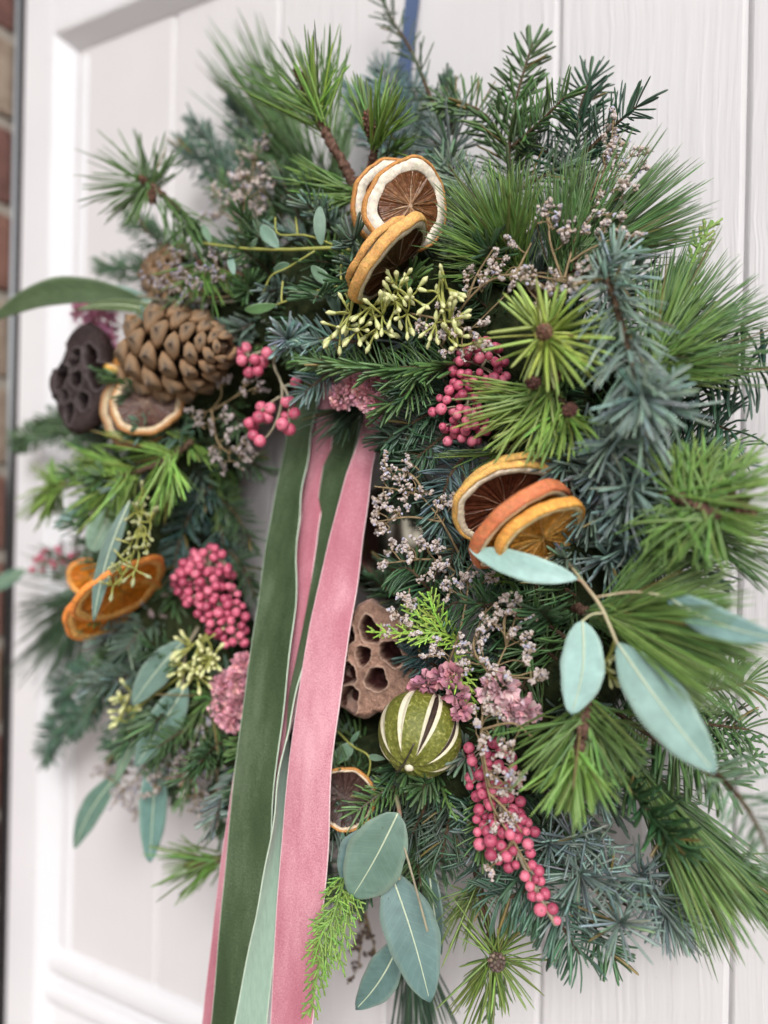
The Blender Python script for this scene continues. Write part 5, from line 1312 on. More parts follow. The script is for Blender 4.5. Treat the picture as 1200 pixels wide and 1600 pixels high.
fir_sprig('blue green fir sprig with curled tip at the bottom right', [[(800, 1330, 0.09), (845, 1390, 0.095), (880, 1450, 0.095), (905, 1490, 0.09)], [(840, 1380, 0.095), (800, 1400, 0.097), (770, 1395, 0.097)]], (0.062, 0.135, 0.10), L=19, w=1.8, per_cm=22, curl=(-0.2, -0.3, -1), curv=0.28, ang=66)
fir_sprig('small green fir tip pointing down beside the bottom cedar stars', [[(900, 1410, 0.08), (935, 1460, 0.08), (962, 1500, 0.075)]], (0.055, 0.14, 0.06), L=15, w=1.7, per_cm=20)
fir_sprig('fir sprig emerging left from under the long berry string', [[(800, 1290, 0.08), (760, 1265, 0.085), (725, 1260, 0.085)], [(800, 1340, 0.085), (760, 1350, 0.088), (725, 1335, 0.088)]], (0.050, 0.115, 0.085), L=17, w=1.8, per_cm=20, curv=0.2)
t = pine('yellowish pine with brown centre dangling at the bottom', (775, 1500, 0.09))
barkstem(t, [(740, 1330, 0.07), (752, 1400, 0.08), (768, 1470, 0.088), (776, 1505, 0.092)], 1.8, 1.5)
fan(t, [(774, 1495, 0.092)], [(700, 1520, 0.09), (710, 1580, 0.092), (740, 1600, 0.092), (775, 1600, 0.092), (800, 1570, 0.092), (845, 1548, 0.09), (835, 1480, 0.088), (830, 1420, 0.085), (790, 1410, 0.085), (745, 1420, 0.085), (705, 1455, 0.088)], 95, 1.4, (0.15, 0.23, 0.045), 0.05, jt=14)
fan(t, [(752, 1400, 0.08), (745, 1370, 0.078)], [(700, 1400, 0.082), (685, 1460, 0.085), (720, 1480, 0.085), (790, 1430, 0.085)], 34, 1.4, (0.13, 0.20, 0.045), 0.05, jt=14)
knob(t, (776, 1503, 0.096), 0.0042, 1.0, cdir(0, 0, 1), (0.17, 0.11, 0.09))
t.finish(M_NEEDLE)
spray('short dark cypress tail below the dangling yellowish pine', [[(770, 1530, 0.07), (765, 1580, 0.07), (762, 1640, 0.07)]], (0.07, 0.15, 0.045), blen=0.008)
spray('feathery light green cypress sprig overlapping the pink ribbon bottom', [[(548, 1345, 0.10), (524, 1420, 0.135), (498, 1515, 0.150), (484, 1590, 0.152)], [(547, 1375, 0.11), (540, 1440, 0.13), (528, 1515, 0.14)], [(528, 1415, 0.13), (503, 1460, 0.148), (488, 1510, 0.152)], [(540, 1390, 0.11), (514, 1450, 0.14), (508, 1530, 0.148)]], (0.19, 0.34, 0.055), blen=0.014, r=0.0007, gap=0.0030, tipdark=True)
t = Thing('eucalyptus_branch', 'hanging eucalyptus branch with broad grey green leaves at the bottom', 'eucalyptus', W(630, 1265, 0.10), 'eucalyptus branches')
t.tube('stem', smooth(WP([(618, 1240, 0.09), (625, 1280, 0.108), (622, 1360, 0.108), (640, 1440, 0.10)]), 24), np.linspace(0.0012, 0.0008, 24), M_RSTEM, 7)
t.tube('twig', smooth(WP([(628, 1310, 0.112), (645, 1370, 0.120), (668, 1455, 0.122)]), 14), 0.0006, M_PSTEM, 6)
leaf(t, (612, 1290, 0.103), (548, 1406, 0.108), 80, EUCB, 0.03, 0.10, 0.0, shape=0.92, tipw=0.62)
leaf(t, (622, 1270, 0.112), (550, 1402, 0.121), 92, EUCG, 0.04, -0.02, 0.05, shape=0.95, tipw=0.6)
leaf(t, (610, 1362, 0.108), (672, 1566, 0.118), 84, (0.088, 0.160, 0.150), 0.03, -0.02, 0.0, shape=0.9, tipw=0.7)
leaf(t, (626, 1470, 0.100), (556, 1577, 0.106), 54, (0.092, 0.160, 0.148), 0.03, -0.05, 0.1, shape=0.85)
leaf(t, (668, 1335, 0.085), (690, 1492, 0.085), 34, (0.09, 0.15, 0.135), 0.02, 0.0, 0.6)
t = pine('dark long needles hanging straight down at the bottom centre', (640, 1440, 0.06), **LP)
barkstem(t, [(640, 1400, 0.06), (645, 1460, 0.06)], 1.8, 1.2)
fan(t, [(642, 1430, 0.06), (645, 1465, 0.062)], [(622, 1640, 0.05), (650, 1650, 0.05), (690, 1650, 0.05), (720, 1630, 0.05)], 60, 1.5, (0.035, 0.085, 0.05), 0.02, jt=10)
t.finish(M_NEEDLE)
lavender('withered brown flower twigs dangling at the bottom behind the cypress', [[(570, 1370, 0.06), (572, 1430, 0.055), (560, 1500, 0.05)], [(572, 1430, 0.055), (585, 1480, 0.05), (590, 1510, 0.05)]], [(560, 1440, 0.055), (575, 1460, 0.055), (560, 1480, 0.05), (580, 1490, 0.05), (562, 1510, 0.05), (588, 1515, 0.05)], n=12, pal=[(0.14, 0.10, 0.09), (0.20, 0.15, 0.13)], group=None)
# ---- centre
fir_sprig('deep green fir sprig pointing left under the pale green buds', [[(720, 570, 0.10), (640, 575, 0.108), (560, 572, 0.110), (480, 560, 0.108)], [(660, 575, 0.104), (640, 610, 0.106), (600, 640, 0.105)]], FIR, L=17, w=1.7, per_cm=26, mode='flat', face=(0.2, -0.7, 0.7), curv=0.15, stem_r=1.2)
fir_sprig('dark fir sprig filling the centre left of the pink berry cluster', [[(730, 600, 0.085), (680, 640, 0.095), (630, 670, 0.098), (600, 690, 0.098)], [(720, 660, 0.085), (670, 700, 0.095), (630, 735, 0.095)], [(700, 620, 0.09), (660, 610, 0.1), (620, 600, 0.105)]], (0.036, 0.090, 0.052), L=17, w=1.8, per_cm=26, curv=0.18)
fir_sprig('blue green fir sprig curving down left of the orange trio', [[(740, 700, 0.09), (705, 740, 0.098), (690, 790, 0.098), (695, 830, 0.095)]], (0.085, 0.150, 0.140), L=16, w=2.0, per_cm=30, curv=0.15, ang=68)
fir_sprig('blue green fir under the orange trio by the aqua leaf', [[(745, 830, 0.085), (715, 850, 0.09), (700, 890, 0.09)]], (0.075, 0.14, 0.11), L=15, w=1.8, per_cm=26)
fir_sprig('thin fir tip reaching over the hole in the wreath', [[(720, 850, 0.06), (680, 810, 0.055), (640, 785, 0.05)]], (0.04, 0.10, 0.05), L=14, w=1.5, per_cm=20)
fir_sprig('bright edged fir tip curling up at the lower rim of the hole', [[(700, 960, 0.085), (665, 915, 0.095), (640, 890, 0.1), (622, 888, 0.1)]], (0.05, 0.125, 0.06), L=17, w=1.9, per_cm=20, curl=(-0.3, -0.2, -1), curv=0.3)
fir_sprig('arching dark green fir sprig among the central dried flowers', [[(800, 990, 0.085), (760, 950, 0.092), (720, 940, 0.095), (680, 960, 0.095)], [(840, 930, 0.08), (800, 900, 0.085), (760, 905, 0.088)], [(860, 960, 0.085), (840, 930, 0.092), (838, 900, 0.095)]], (0.038, 0.098, 0.042), L=18, w=1.7, per_cm=22, curl=(0, -0.2, -1), curv=0.2)
fir_sprig('deep green fir between the aqua leaves and dried flowers', [[(900, 1010, 0.09), (850, 970, 0.095), (815, 940, 0.095)], [(900, 930, 0.09), (860, 905, 0.092), (840, 880, 0.092)]], FIR, L=17, w=1.7, per_cm=20)
fir_sprig('dark blue green fir knot between the lotus pod and dried flowers', [[(690, 1050, 0.08), (665, 1030, 0.088), (640, 1025, 0.09)], [(700, 1020, 0.08), (680, 1000, 0.09), (650, 995, 0.09)]], (0.030, 0.070, 0.068), L=13, w=1.8, per_cm=30)
fir_sprig('dull green fir sprig under the dried lime', [[(690, 1200, 0.075), (650, 1230, 0.085), (600, 1250, 0.09), (560, 1255, 0.092)], [(680, 1210, 0.08), (660, 1270, 0.085), (640, 1310, 0.085)], [(720, 1220, 0.08), (700, 1290, 0.085), (690, 1340, 0.085)]], (0.062, 0.105, 0.075), L=19, w=1.5, per_cm=24, curv=0.2)
fir_sprig('dark fir tip beside the dried lime right under the dried flowers', [[(790, 1180, 0.08), (760, 1150, 0.085), (735, 1130, 0.088)], [(800, 1130, 0.08), (770, 1110, 0.085), (740, 1100, 0.085)]], FIRD, L=15, w=1.7, per_cm=22)
spray('vivid green cypress sprig lying over the lotus pod', [[(730, 1010, 0.09), (690, 990, 0.105), (640, 990, 0.112), (572, 987, 0.115)], [(700, 1000, 0.1), (680, 960, 0.108), (668, 925, 0.11)], [(690, 1000, 0.1), (660, 970, 0.108), (640, 945, 0.11)], [(710, 1020, 0.1), (720, 1060, 0.108), (735, 1110, 0.108)]], (0.26, 0.42, 0.045), blen=0.012, r=0.0007, gap=0.0026)
spray('small bright cypress tip by the lower end of the aqua leaf', [[(900, 880, 0.09), (870, 872, 0.095), (850, 868, 0.098)], [(820, 930, 0.09), (790, 905, 0.095), (775, 895, 0.098)]], (0.20, 0.35, 0.05), blen=0.010)
spray('little hanging green cypress twig right of the eucalyptus leaves', [[(690, 1230, 0.09), (702, 1260, 0.098), (714, 1282, 0.1)]], (0.10, 0.22, 0.045), blen=0.005)
lavender('lilac dried flower spray hovering over the hole beside the pink ribbon', [[(725, 880, 0.09), (690, 815, 0.1), (655, 770, 0.105)], [(690, 815, 0.1), (640, 808, 0.105), (590, 815, 0.108)], [(660, 775, 0.104), (620, 765, 0.106), (585, 760, 0.108)], [(670, 780, 0.1), (640, 740, 0.105), (595, 730, 0.108)], [(720, 900, 0.09), (680, 875, 0.1), (620, 878, 0.105)]],
         [(648, 765, 0.106), (662, 770, 0.106, .8), (636, 775, 0.106, .8), (690, 782, 0.104, .7), (684, 796, 0.104, .6), (705, 790, 0.102, .6), (600, 748, 0.108, .8), (615, 742, 0.108, .8), (632, 738, 0.107, .8), (648, 728, 0.106, .7), (600, 722, 0.108, .6), (608, 772, 0.108, .7), (590, 778, 0.108, .7), (622, 800, 0.106, .6), (612, 795, 0.106, .6), (590, 822, 0.108, .8), (602, 818, 0.108, .8), (590, 800, 0.108, .5), (668, 856, 0.104), (680, 862, 0.104, .8), (664, 850, 0.104, .8), (690, 880, 0.102, .9), (682, 890, 0.102), (672, 895, 0.103, .9), (640, 862, 0.105, .7), (632, 850, 0.105, .6), (615, 862, 0.106, .8), (606, 880, 0.106, .7), (645, 870, 0.105, .6), (700, 905, 0.1, .7)], R=0.0052, s=0.0023)
lavender('white pink dried flower spray down the centre beside the vivid cypress', [[(765, 1230, 0.125), (752, 1140, 0.122), (770, 1060, 0.115), (800, 990, 0.108)], [(770, 1060, 0.115), (740, 1010, 0.112), (760, 950, 0.105)], [(700, 1040, 0.1), (720, 980, 0.105), (735, 900, 0.1)], [(752, 1140, 0.122), (800, 1130, 0.125), (830, 1150, 0.13)], [(640, 1000, 0.1), (635, 960, 0.108), (640, 920, 0.108)]],
         [(632, 930, 0.110, .7), (640, 950, 0.110, .7), (620, 960, 0.110, .8), (632, 975, 0.110, .7), (648, 985, 0.110, .6), (612, 985, 0.110, .5), (735, 905, 0.105, .7), (720, 912, 0.105, .7), (760, 905, 0.105, .6), (740, 880, 0.103, .6), (700, 920, 0.104, .6), (790, 960, 0.11), (800, 945, 0.11, .7), (785, 940, 0.11, .7), (805, 965, 0.11, .9), (775, 975, 0.112), (795, 985, 0.112), (815, 1000, 0.112, .9), (760, 985, 0.112), (745, 1000, 0.112), (740, 1020, 0.112), (755, 1030, 0.112, .8), (735, 1035, 0.112, .8), (718, 1005, 0.11, .7), (678, 1025, 0.108, .6), (682, 1010, 0.108, .5), (820, 1035, 0.115, .8), (830, 1050, 0.116, .7), (790, 1050, 0.116, .8), (775, 1055, 0.116, .7), (760, 1100, 0.122, .7), (770, 1115, 0.122, .8), (790, 1120, 0.122, .8), (765, 1150, 0.126), (785, 1165, 0.13, .9), (800, 1175, 0.13, .9), (835, 1060, 0.116, .6), (775, 1205, 0.126, .7), (795, 1215, 0.126, .7), (810, 1225, 0.122, .6), (745, 1130, 0.122, .5)], R=0.0058, s=0.0025)
lavender('few pale dried flowers on straw stalks over the long berry string', [[(748, 1150, 0.12), (758, 1210, 0.122), (770, 1260, 0.122), (800, 1310, 0.12), (828, 1360, 0.118)], [(765, 1240, 0.122), (790, 1265, 0.122), (815, 1300, 0.12)]], [(788, 1268, 0.122, .6), (800, 1278, 0.122, .6), (775, 1290, 0.122, .5), (770, 1340, 0.12, .6), (765, 1355, 0.12, .5), (790, 1225, 0.123, .7), (776, 1240, 0.123, .6)], R=0.005, s=0.0024, group='dried sea lavender sprays')
pinkflower('dusky pink papery flower heads between lime and lotus pod', [(668, 1068, 0.108, 12), (690, 1060, 0.108, 11), (712, 1082, 0.112, 15), (720, 1106, 0.112, 9), (655, 1076, 0.108, 8), (708, 1052, 0.108, 9)], (0.60, 0.27, 0.34), petal=0.0044, n=30)
pinkflower('pale pink blurred flower heads right of the dried lime', [(785, 1072, 0.112, 16), (800, 1106, 0.114, 17), (822, 1110, 0.114, 14), (765, 1080, 0.112, 11)], (0.72, 0.44, 0.48), petal=0.0045, n=55)
pinkflower('fluffy rose pink flower heads just above the ribbons', [(534, 620, 0.098, 17), (570, 618, 0.098, 18), (582, 600, 0.096, 18), (566, 600, 0.096, 14), (585, 632, 0.098, 15), (550, 598, 0.096, 10)], (0.84, 0.44, 0.50), petal=0.0030, n=200)
pinkflower('rose pink fluffy flower head left of the green ribbon', [(352, 1070, 0.095, 17), (372, 1062, 0.095, 17), (350, 1108, 0.095, 19), (370, 1100, 0.095, 19), (362, 1128, 0.095, 12), (380, 1036, 0.095, 12)], (0.78, 0.38, 0.45), petal=0.0032, n=190)
pinkflower('bright pink flower head above the dark seed pod at far left', [(140, 488, 0.080, 22), (158, 500, 0.080, 22), (162, 528, 0.082, 19), (150, 470, 0.078, 18), (166, 545, 0.082, 14)], (0.90, 0.42, 0.58), petal=0.0040, n=150)
t = Thing('seeded_eucalyptus', 'pale green bud clusters on thin stalks under the top orange slices', 'eucalyptus buds', W(560, 470, 0.115), 'eucalyptus bud clusters')
buds(t, [(548, 490, 0.122), (530, 512, 0.122), (560, 515, 0.122), (580, 478, 0.122), (598, 492, 0.122), (620, 450, 0.124), (618, 470, 0.122), (640, 465, 0.122), (636, 490, 0.12), (590, 512, 0.12)], [(545, 420, 0.105), (552, 455, 0.115), (575, 485, 0.120), (610, 475, 0.121), (640, 470, 0.121)], 9, 0.0052, 0.0088)
t = Thing('seeded_eucalyptus', 'olive bud cluster between the band of dried flowers and the buds', 'eucalyptus buds', W(690, 440, 0.11), 'eucalyptus bud clusters')
buds(t, [(685, 460, 0.12), (698, 450, 0.12), (690, 485, 0.12), (702, 500, 0.12), (680, 505, 0.118), (715, 540, 0.116), (700, 525, 0.117)], [(690, 430, 0.11), (692, 470, 0.118), (698, 510, 0.117), (715, 535, 0.115)], 7, 0.0050, 0.0075)
t = Thing('olive_leaved_sprig', 'yellow-stemmed sprig with small oval leaves left of the top oranges', 'eucalyptus', W(580, 400, 0.10))
Y = smooth(WP([(585, 402, 0.10), (530, 388, 0.108), (450, 390, 0.110), (380, 388, 0.108), (318, 380, 0.104)]), 30)
t.tube('stem', Y, np.linspace(0.0012, 0.0007, 30), M_GSTEM, 6)
for path in ([(535, 388, 0.108), (480, 368, 0.108), (435, 366, 0.108), (430, 340, 0.106)], [(492, 392, 0.11), (450, 418, 0.112), (425, 430, 0.112), (412, 455, 0.11)], [(535, 392, 0.108), (533, 440, 0.112), (545, 470, 0.112)], [(575, 410, 0.10), (520, 445, 0.108), (470, 462, 0.11), (432, 476, 0.112)], [(560, 445, 0.1), (530, 448, 0.106), (510, 445, 0.108)], [(465, 366, 0.108), (462, 340, 0.106)], [(440, 474, 0.112), (440, 458, 0.112), (442, 440, 0.11)]):
    t.tube('twig', smooth(WP(path), 12), 0.0006, M_GSTEM, 5)
LF = (0.10, 0.185, 0.115); LF2 = (0.13, 0.215, 0.14)
for a, b, w_, c in [((502, 384, 0.11), (500, 322, 0.112), 20, (0.14, 0.225, 0.165)), ((436, 388, 0.11), (408, 352, 0.112), 22, (0.13, 0.22, 0.165)), ((524, 446, 0.112), (486, 416, 0.114), 20, LF2), ((432, 476, 0.113), (382, 484, 0.115), 16, (0.10, 0.20, 0.075)), ((518, 450, 0.1), (480, 465, 0.102), 22, LF2), ((512, 448, 0.1), (530, 490, 0.102), 20, (0.10, 0.18, 0.13)), ((428, 425, 0.112), (452, 412, 0.113), 14, LF), ((525, 388, 0.09), (575, 370, 0.092), 24, (0.055, 0.095, 0.035)), ((388, 392, 0.108), (402, 372, 0.11), 8, LF2), ((360, 398, 0.11), (366, 430, 0.112), 12, (0.15, 0.25, 0.2)), ((330, 380, 0.104), (316, 352, 0.104), 12, LF2), ((470, 462, 0.11), (466, 445, 0.112), 6, LF)]:
    leaf(t, a, b, w_, c, 0.05, random.uniform(-0.05, 0.05), random.uniform(-0.3, 0.3), shape=1.05, tipw=0.65, rib=False)
t = Thing('blue_cedar_sprig', 'frosty blue spruce tip left of the pale green buds', 'cedar sprig', W(450, 530, 0.1), CE['group'])
rosette(t, (450, 530, 0.108), 13, 44, 1.7, (0.24, 0.36, 0.34), cdir(-0.4, 0.1, 0.9), (20, 100))
fir(t, [(560, 535, 0.09), (505, 530, 0.1), (452, 530, 0.108)], 16, 1.6, 26, (0.17, 0.27, 0.25), 'flat', 60)
fir(t, [(545, 560, 0.09), (505, 590, 0.1), (475, 615, 0.103)], 15, 1.6, 22, (0.11, 0.19, 0.165), 'flat', 60, stem_name='twig')
t.finish(M_NEEDLE)
t = pine('dark long needles drooping over the ribbon knot', (540, 640, 0.07), **LP)
barkstem(t, [(590, 620, 0.06), (550, 638, 0.072)], 1.8, 1.2)
fan(t, [(575, 628, 0.068), (545, 640, 0.075)], [(468, 640, 0.09), (480, 665, 0.095), (505, 688, 0.095), (540, 690, 0.09)], 46, 1.1, (0.045, 0.085, 0.055), 0.04, jt=10)
t.finish(M_NEEDLE)
t = Thing('olive_leaved_sprig', 'thin olive twig with tiny leaves left of the dried lime', 'eucalyptus', W(560, 1190, 0.09))
t.tube('stem', smooth(WP([(525, 1140, 0.085), (550, 1165, 0.092), (575, 1180, 0.096), (578, 1200, 0.096), (570, 1225, 0.095)]), 20), 0.0006, M_GSTEM, 5)
leaf(t, (552, 1162, 0.09), (520, 1192, 0.092), 24, LF2, rib=False); leaf(t, (575, 1182, 0.096), (602, 1186, 0.097), 10, LF2, rib=False); leaf(t, (548, 1160, 0.09), (562, 1142, 0.09), 8, LF, rib=False); leaf(t, (580, 1210, 0.085), (600, 1240, 0.085), 20, (0.12, 0.19, 0.165), rib=False)
# ---- left side
t = pine('dark pine tuft standing out at the upper left against the door', (235, 290, 0.10))
barkstem(t, [(345, 410, 0.08), (300, 350, 0.09), (250, 300, 0.10), (228, 282, 0.103)], 2.2, 1.8)
fan(t, [(245, 300, 0.10), (225, 278, 0.103)], [(130, 268, 0.105), (150, 235, 0.09), (170, 215, 0.085), (205, 200, 0.09), (242, 195, 0.095), (270, 230, 0.1), (285, 260, 0.1)], 40, 1.7, PINED, 0.05, jt=16)
fan(t, [(240, 290, 0.10), (230, 285, 0.105)], [(133, 275, 0.11), (145, 320, 0.115), (180, 345, 0.115), (200, 340, 0.115), (230, 350, 0.115)], 34, 1.7, (0.085, 0.17, 0.045), 0.06, jt=14)
fan(t, [(310, 360, 0.09), (245, 295, 0.10)], [(250, 370, 0.1), (285, 395, 0.1), (330, 400, 0.1), (340, 370, 0.1), (310, 330, 0.1)], 46, 1.6, (0.09, 0.18, 0.055), 0.06, jt=14)
knob(t, (238, 307, 0.106), 0.0030, 2.2, cdir(0.1, -0.9, 0.4)); knob(t, (225, 283, 0.106), 0.0026, 1.6, cdir(-0.5, 0.5, 0.5))
t.finish(M_NEEDLE)
t = pine('blurred fine pine needles below the upper left tuft with a tiny bud', (312, 415, 0.1))
barkstem(t, [(380, 430, 0.085), (315, 415, 0.1)], 1.4, 1.2)
fan(t, [(330, 418, 0.098), (312, 415, 0.101)], [(255, 440, 0.1), (270, 470, 0.105), (300, 490, 0.108), (330, 480, 0.108), (360, 470, 0.105), (395, 425, 0.1)], 46, 1.3, PINE, 0.05, jt=12)
knob(t, (312, 414, 0.104), 0.0026, 1.0, cdir(0, 0, 1))
t.finish(M_NEEDLE)
fir_sprig('blurred bluish fir sprig high on the left against the door', [[(400, 330, 0.05), (350, 260, 0.045), (305, 190, 0.035)], [(390, 300, 0.05), (380, 220, 0.04), (370, 160, 0.03)], [(360, 280, 0.05), (310, 250, 0.045), (280, 230, 0.04)]], (0.075, 0.145, 0.115), L=17, w=1.5, per_cm=17, mode='round')
fir_sprig('blurred dark fir sprig behind the lilac flowers at upper left', [[(440, 350, 0.06), (430, 270, 0.055), (425, 200, 0.045)], [(420, 340, 0.06), (380, 320, 0.06), (340, 290, 0.055)]], FIR, L=17, w=1.5, per_cm=18, mode='round')
fir_sprig('blurred fir sprig below the upper left pine tuft', [[(300, 420, 0.05), (250, 380, 0.045), (205, 345, 0.04)], [(260, 440, 0.04), (205, 420, 0.035), (160, 415, 0.03)]], (0.06, 0.135, 0.07), L=18, w=1.5, per_cm=16, mode='round')
lavender('blurred mauve dried flowers at upper left below the long pine', [[(360, 420, 0.075), (380, 330, 0.075), (400, 250, 0.07)], [(375, 350, 0.075), (345, 330, 0.075)], [(360, 410, 0.08), (350, 390, 0.085)]],
         [(405, 235, 0.07), (395, 250, 0.072), (412, 262, 0.072), (385, 270, 0.074), (400, 280, 0.074), (380, 290, 0.075), (410, 295, 0.075), (365, 310, 0.076), (385, 315, 0.076), (350, 325, 0.076), (370, 335, 0.076), (390, 335, 0.076), (340, 340, 0.076), (395, 372, 0.08), (380, 380, 0.08), (350, 400, 0.085), (365, 405, 0.085)], n=24, R=0.0075, s=0.0030)
lavender('grey mauve dried flowers lying over the half hidden pine cone', [[(380, 460, 0.09), (330, 465, 0.1), (270, 455, 0.105), (240, 460, 0.105)], [(300, 460, 0.1), (280, 420, 0.105), (285, 400, 0.105)]],
         [(282, 402, 0.106), (270, 415, 0.106), (258, 430, 0.106), (272, 440, 0.107), (290, 425, 0.107), (250, 448, 0.106), (268, 455, 0.107), (285, 455, 0.108), (305, 440, 0.108), (320, 425, 0.108, .8), (318, 455, 0.108), (300, 465, 0.108), (335, 415, 0.106, .7), (345, 440, 0.106, .6), (235, 455, 0.104)], n=20, R=0.0065, s=0.0026, pal=[(0.50, 0.42, 0.40), (0.58, 0.50, 0.49), (0.44, 0.36, 0.31), (0.45, 0.43, 0.56)])
t = Thing('eucalyptus_branch', 'branch of long dark olive eucalyptus leaves pointing off the left edge', 'eucalyptus', W(265, 480, 0.09), 'eucalyptus branches')
t.tube('stem', smooth(WP([(420, 470, 0.07), (330, 472, 0.09), (265, 470, 0.095), (215, 462, 0.095)]), 20), np.linspace(0.0013, 0.0008, 20), M_PSTEM, 6)
leaf(t, (222, 468, 0.095), (-20, 505, 0.11), 42, (0.062, 0.098, 0.044), 0.04, 0.09, 0.25, shape=0.8, rib=False)
leaf(t, (238, 472, 0.085), (104, 436, 0.08), 42, (0.16, 0.27, 0.235), 0.03, -0.05, 0.1)
leaf(t, (264, 494, 0.1), (118, 484, 0.108), 22, (0.080, 0.115, 0.045), 0.04, 0.05, 0.6)
t = pine('light green pine branch with two tufts at left below the seed pod', (290, 690, 0.09))
barkstem(t, [(300, 690, 0.095), (270, 712, 0.106), (220, 735, 0.112), (160, 748, 0.108), (85, 760, 0.098)], 2.0, 1.4, M_TWIG)
fan(t, [(215, 736, 0.112), (185, 742, 0.110)], [(110, 690, 0.095), (125, 715, 0.1), (110, 760, 0.1), (140, 800, 0.1), (170, 820, 0.11), (200, 800, 0.11)], 100, 1.9, PINEY, 0.06, jt=14)
fan(t, [(275, 710, 0.106), (262, 716, 0.108)], [(165, 690, 0.1), (170, 670, 0.1), (195, 680, 0.1), (230, 790, 0.105), (250, 805, 0.105), (275, 790, 0.115), (285, 770, 0.11)], 90, 1.9, PINEY, 0.06, jt=12)
fan(t, [(300, 690, 0.085), (290, 695, 0.09)], [(185, 672, 0.1), (200, 690, 0.102), (250, 660, 0.1), (320, 720, 0.1), (330, 735, 0.1)], 40, 1.6, (0.17, 0.29, 0.06), 0.06, jt=12)
fan(t, [(100, 758, 0.100), (80, 760, 0.098)], [(30, 770, 0.075), (45, 800, 0.08), (75, 815, 0.09), (50, 730, 0.085), (90, 725, 0.09)], 76, 1.8, PINEY, 0.06, jt=12)
t.finish(M_NEEDLE)
fir_sprig('dark blurred fir sprig beneath the dark seed pod at far left', [[(200, 690, 0.06), (130, 680, 0.055), (60, 680, 0.045), (30, 690, 0.04)], [(160, 690, 0.06), (110, 660, 0.05), (70, 665, 0.045)]], FIRD, L=18, w=1.6, per_cm=18, mode='round')
fir_sprig('dark fir sprig with curved needles left of the berries, blurred', [[(330, 760, 0.07), (300, 800, 0.08), (280, 850, 0.085), (270, 900, 0.085)], [(340, 800, 0.06), (350, 850, 0.065), (345, 880, 0.065)]], (0.05, 0.11, 0.09), L=16, w=1.7, per_cm=22)
spray('dim yellow green cypress on the inner left rim of the hole', [[(320, 720, 0.06), (335, 770, 0.065), (340, 830, 0.065)], [(350, 730, 0.05), (360, 780, 0.055), (365, 830, 0.055)]], (0.085, 0.15, 0.03), blen=0.014, r=0.0010)
lavender('greyish dried flowers hanging under the pine cone', [[(330, 640, 0.09), (340, 690, 0.095), (360, 710, 0.095)], [(300, 650, 0.09), (320, 670, 0.095)]], [(318, 645, 0.096), (330, 660, 0.096), (345, 650, 0.096), (355, 680, 0.096), (340, 700, 0.096), (365, 705, 0.096), (380, 690, 0.095), (375, 715, 0.095), (345, 600, 0.094), (400, 605, 0.094), (388, 600, 0.094), (360, 720, 0.095)], n=12, R=0.006, s=0.0027, pal=[(0.50, 0.42, 0.41), (0.58, 0.50, 0.49), (0.44, 0.38, 0.36)])
t = Thing('eucalyptus_branch', 'eucalyptus leaves drooping over the vivid orange slices on the left', 'eucalyptus', W(200, 760, 0.1), 'eucalyptus branches')
t.tube('stem', smooth(WP([(240, 740, 0.085), (205, 775, 0.1), (200, 800, 0.1)]), 12), 0.0010, M_PSTEM, 6)
leaf(t, (203, 782, 0.13), (146, 972, 0.160), 27, (0.085, 0.145, 0.120), 0.03, 0.03, 0.3, shape=0.95)
leaf(t, (180, 790, 0.1), (142, 862, 0.106), 46, (0.24, 0.36, 0.27), 0.03, 0.0, 0.0, tipw=0.55)
leaf(t, (190, 770, 0.09), (85, 824, 0.09), 26, (0.20, 0.34, 0.33), 0.03, 0.05, 0.3)
t = Thing('seeded_eucalyptus', 'blurred hanging bud cluster over the vivid orange slices', 'eucalyptus buds', W(225, 770, 0.1), 'eucalyptus bud clusters')
buds(t, [(222, 775, 0.12), (215, 800, 0.13), (235, 815, 0.13), (228, 835, 0.145), (205, 850, 0.15), (232, 855, 0.15), (195, 875, 0.15), (212, 890, 0.15), (190, 900, 0.15), (178, 915, 0.15)], [(225, 760, 0.1), (220, 810, 0.13), (210, 860, 0.148), (185, 915, 0.148)], 6, 0.0046, 0.006, BUD_DIM)
t = pine('long blurred pine fanning off the left edge below the oranges', (130, 940, 0.06), **LP)
barkstem(t, [(170, 900, 0.06), (125, 935, 0.06)], 2.0, 1.4)
fan(t, [(150, 920, 0.06), (120, 940, 0.06)], [(40, 930, 0.05), (28, 985, 0.045), (45, 1040, 0.045), (80, 1070, 0.045), (110, 1060, 0.05)], 120, 1.3, (0.05, 0.11, 0.06), 0.04, jt=16)
fan(t, [(170, 900, 0.06), (140, 920, 0.06)], [(60, 850, 0.05), (40, 890, 0.045)], 30, 1.2, (0.05, 0.11, 0.06), 0.04, jt=16)
t.finish(M_NEEDLE)
fir_sprig('large blurred green fir mass low on the left', [[(260, 1010, 0.06), (200, 1040, 0.065), (150, 1090, 0.065), (115, 1140, 0.06)], [(250, 1020, 0.06), (210, 1080, 0.065), (190, 1150, 0.065), (175, 1180, 0.06)], [(220, 1010, 0.055), (160, 1040, 0.055), (110, 1070, 0.05), (100, 1090, 0.05)], [(130, 1110, 0.05), (90, 1140, 0.045), (70, 1180, 0.04)]], (0.055, 0.125, 0.085), L=18, w=1.8, per_cm=22)
fir_sprig('dark fir sprig between the oranges and raspberry berries', [[(320, 960, 0.06), (280, 990, 0.07), (245, 1000, 0.075)], [(300, 900, 0.06), (260, 940, 0.07), (230, 990, 0.075)]], FIRD, L=16, w=1.7, per_cm=20)
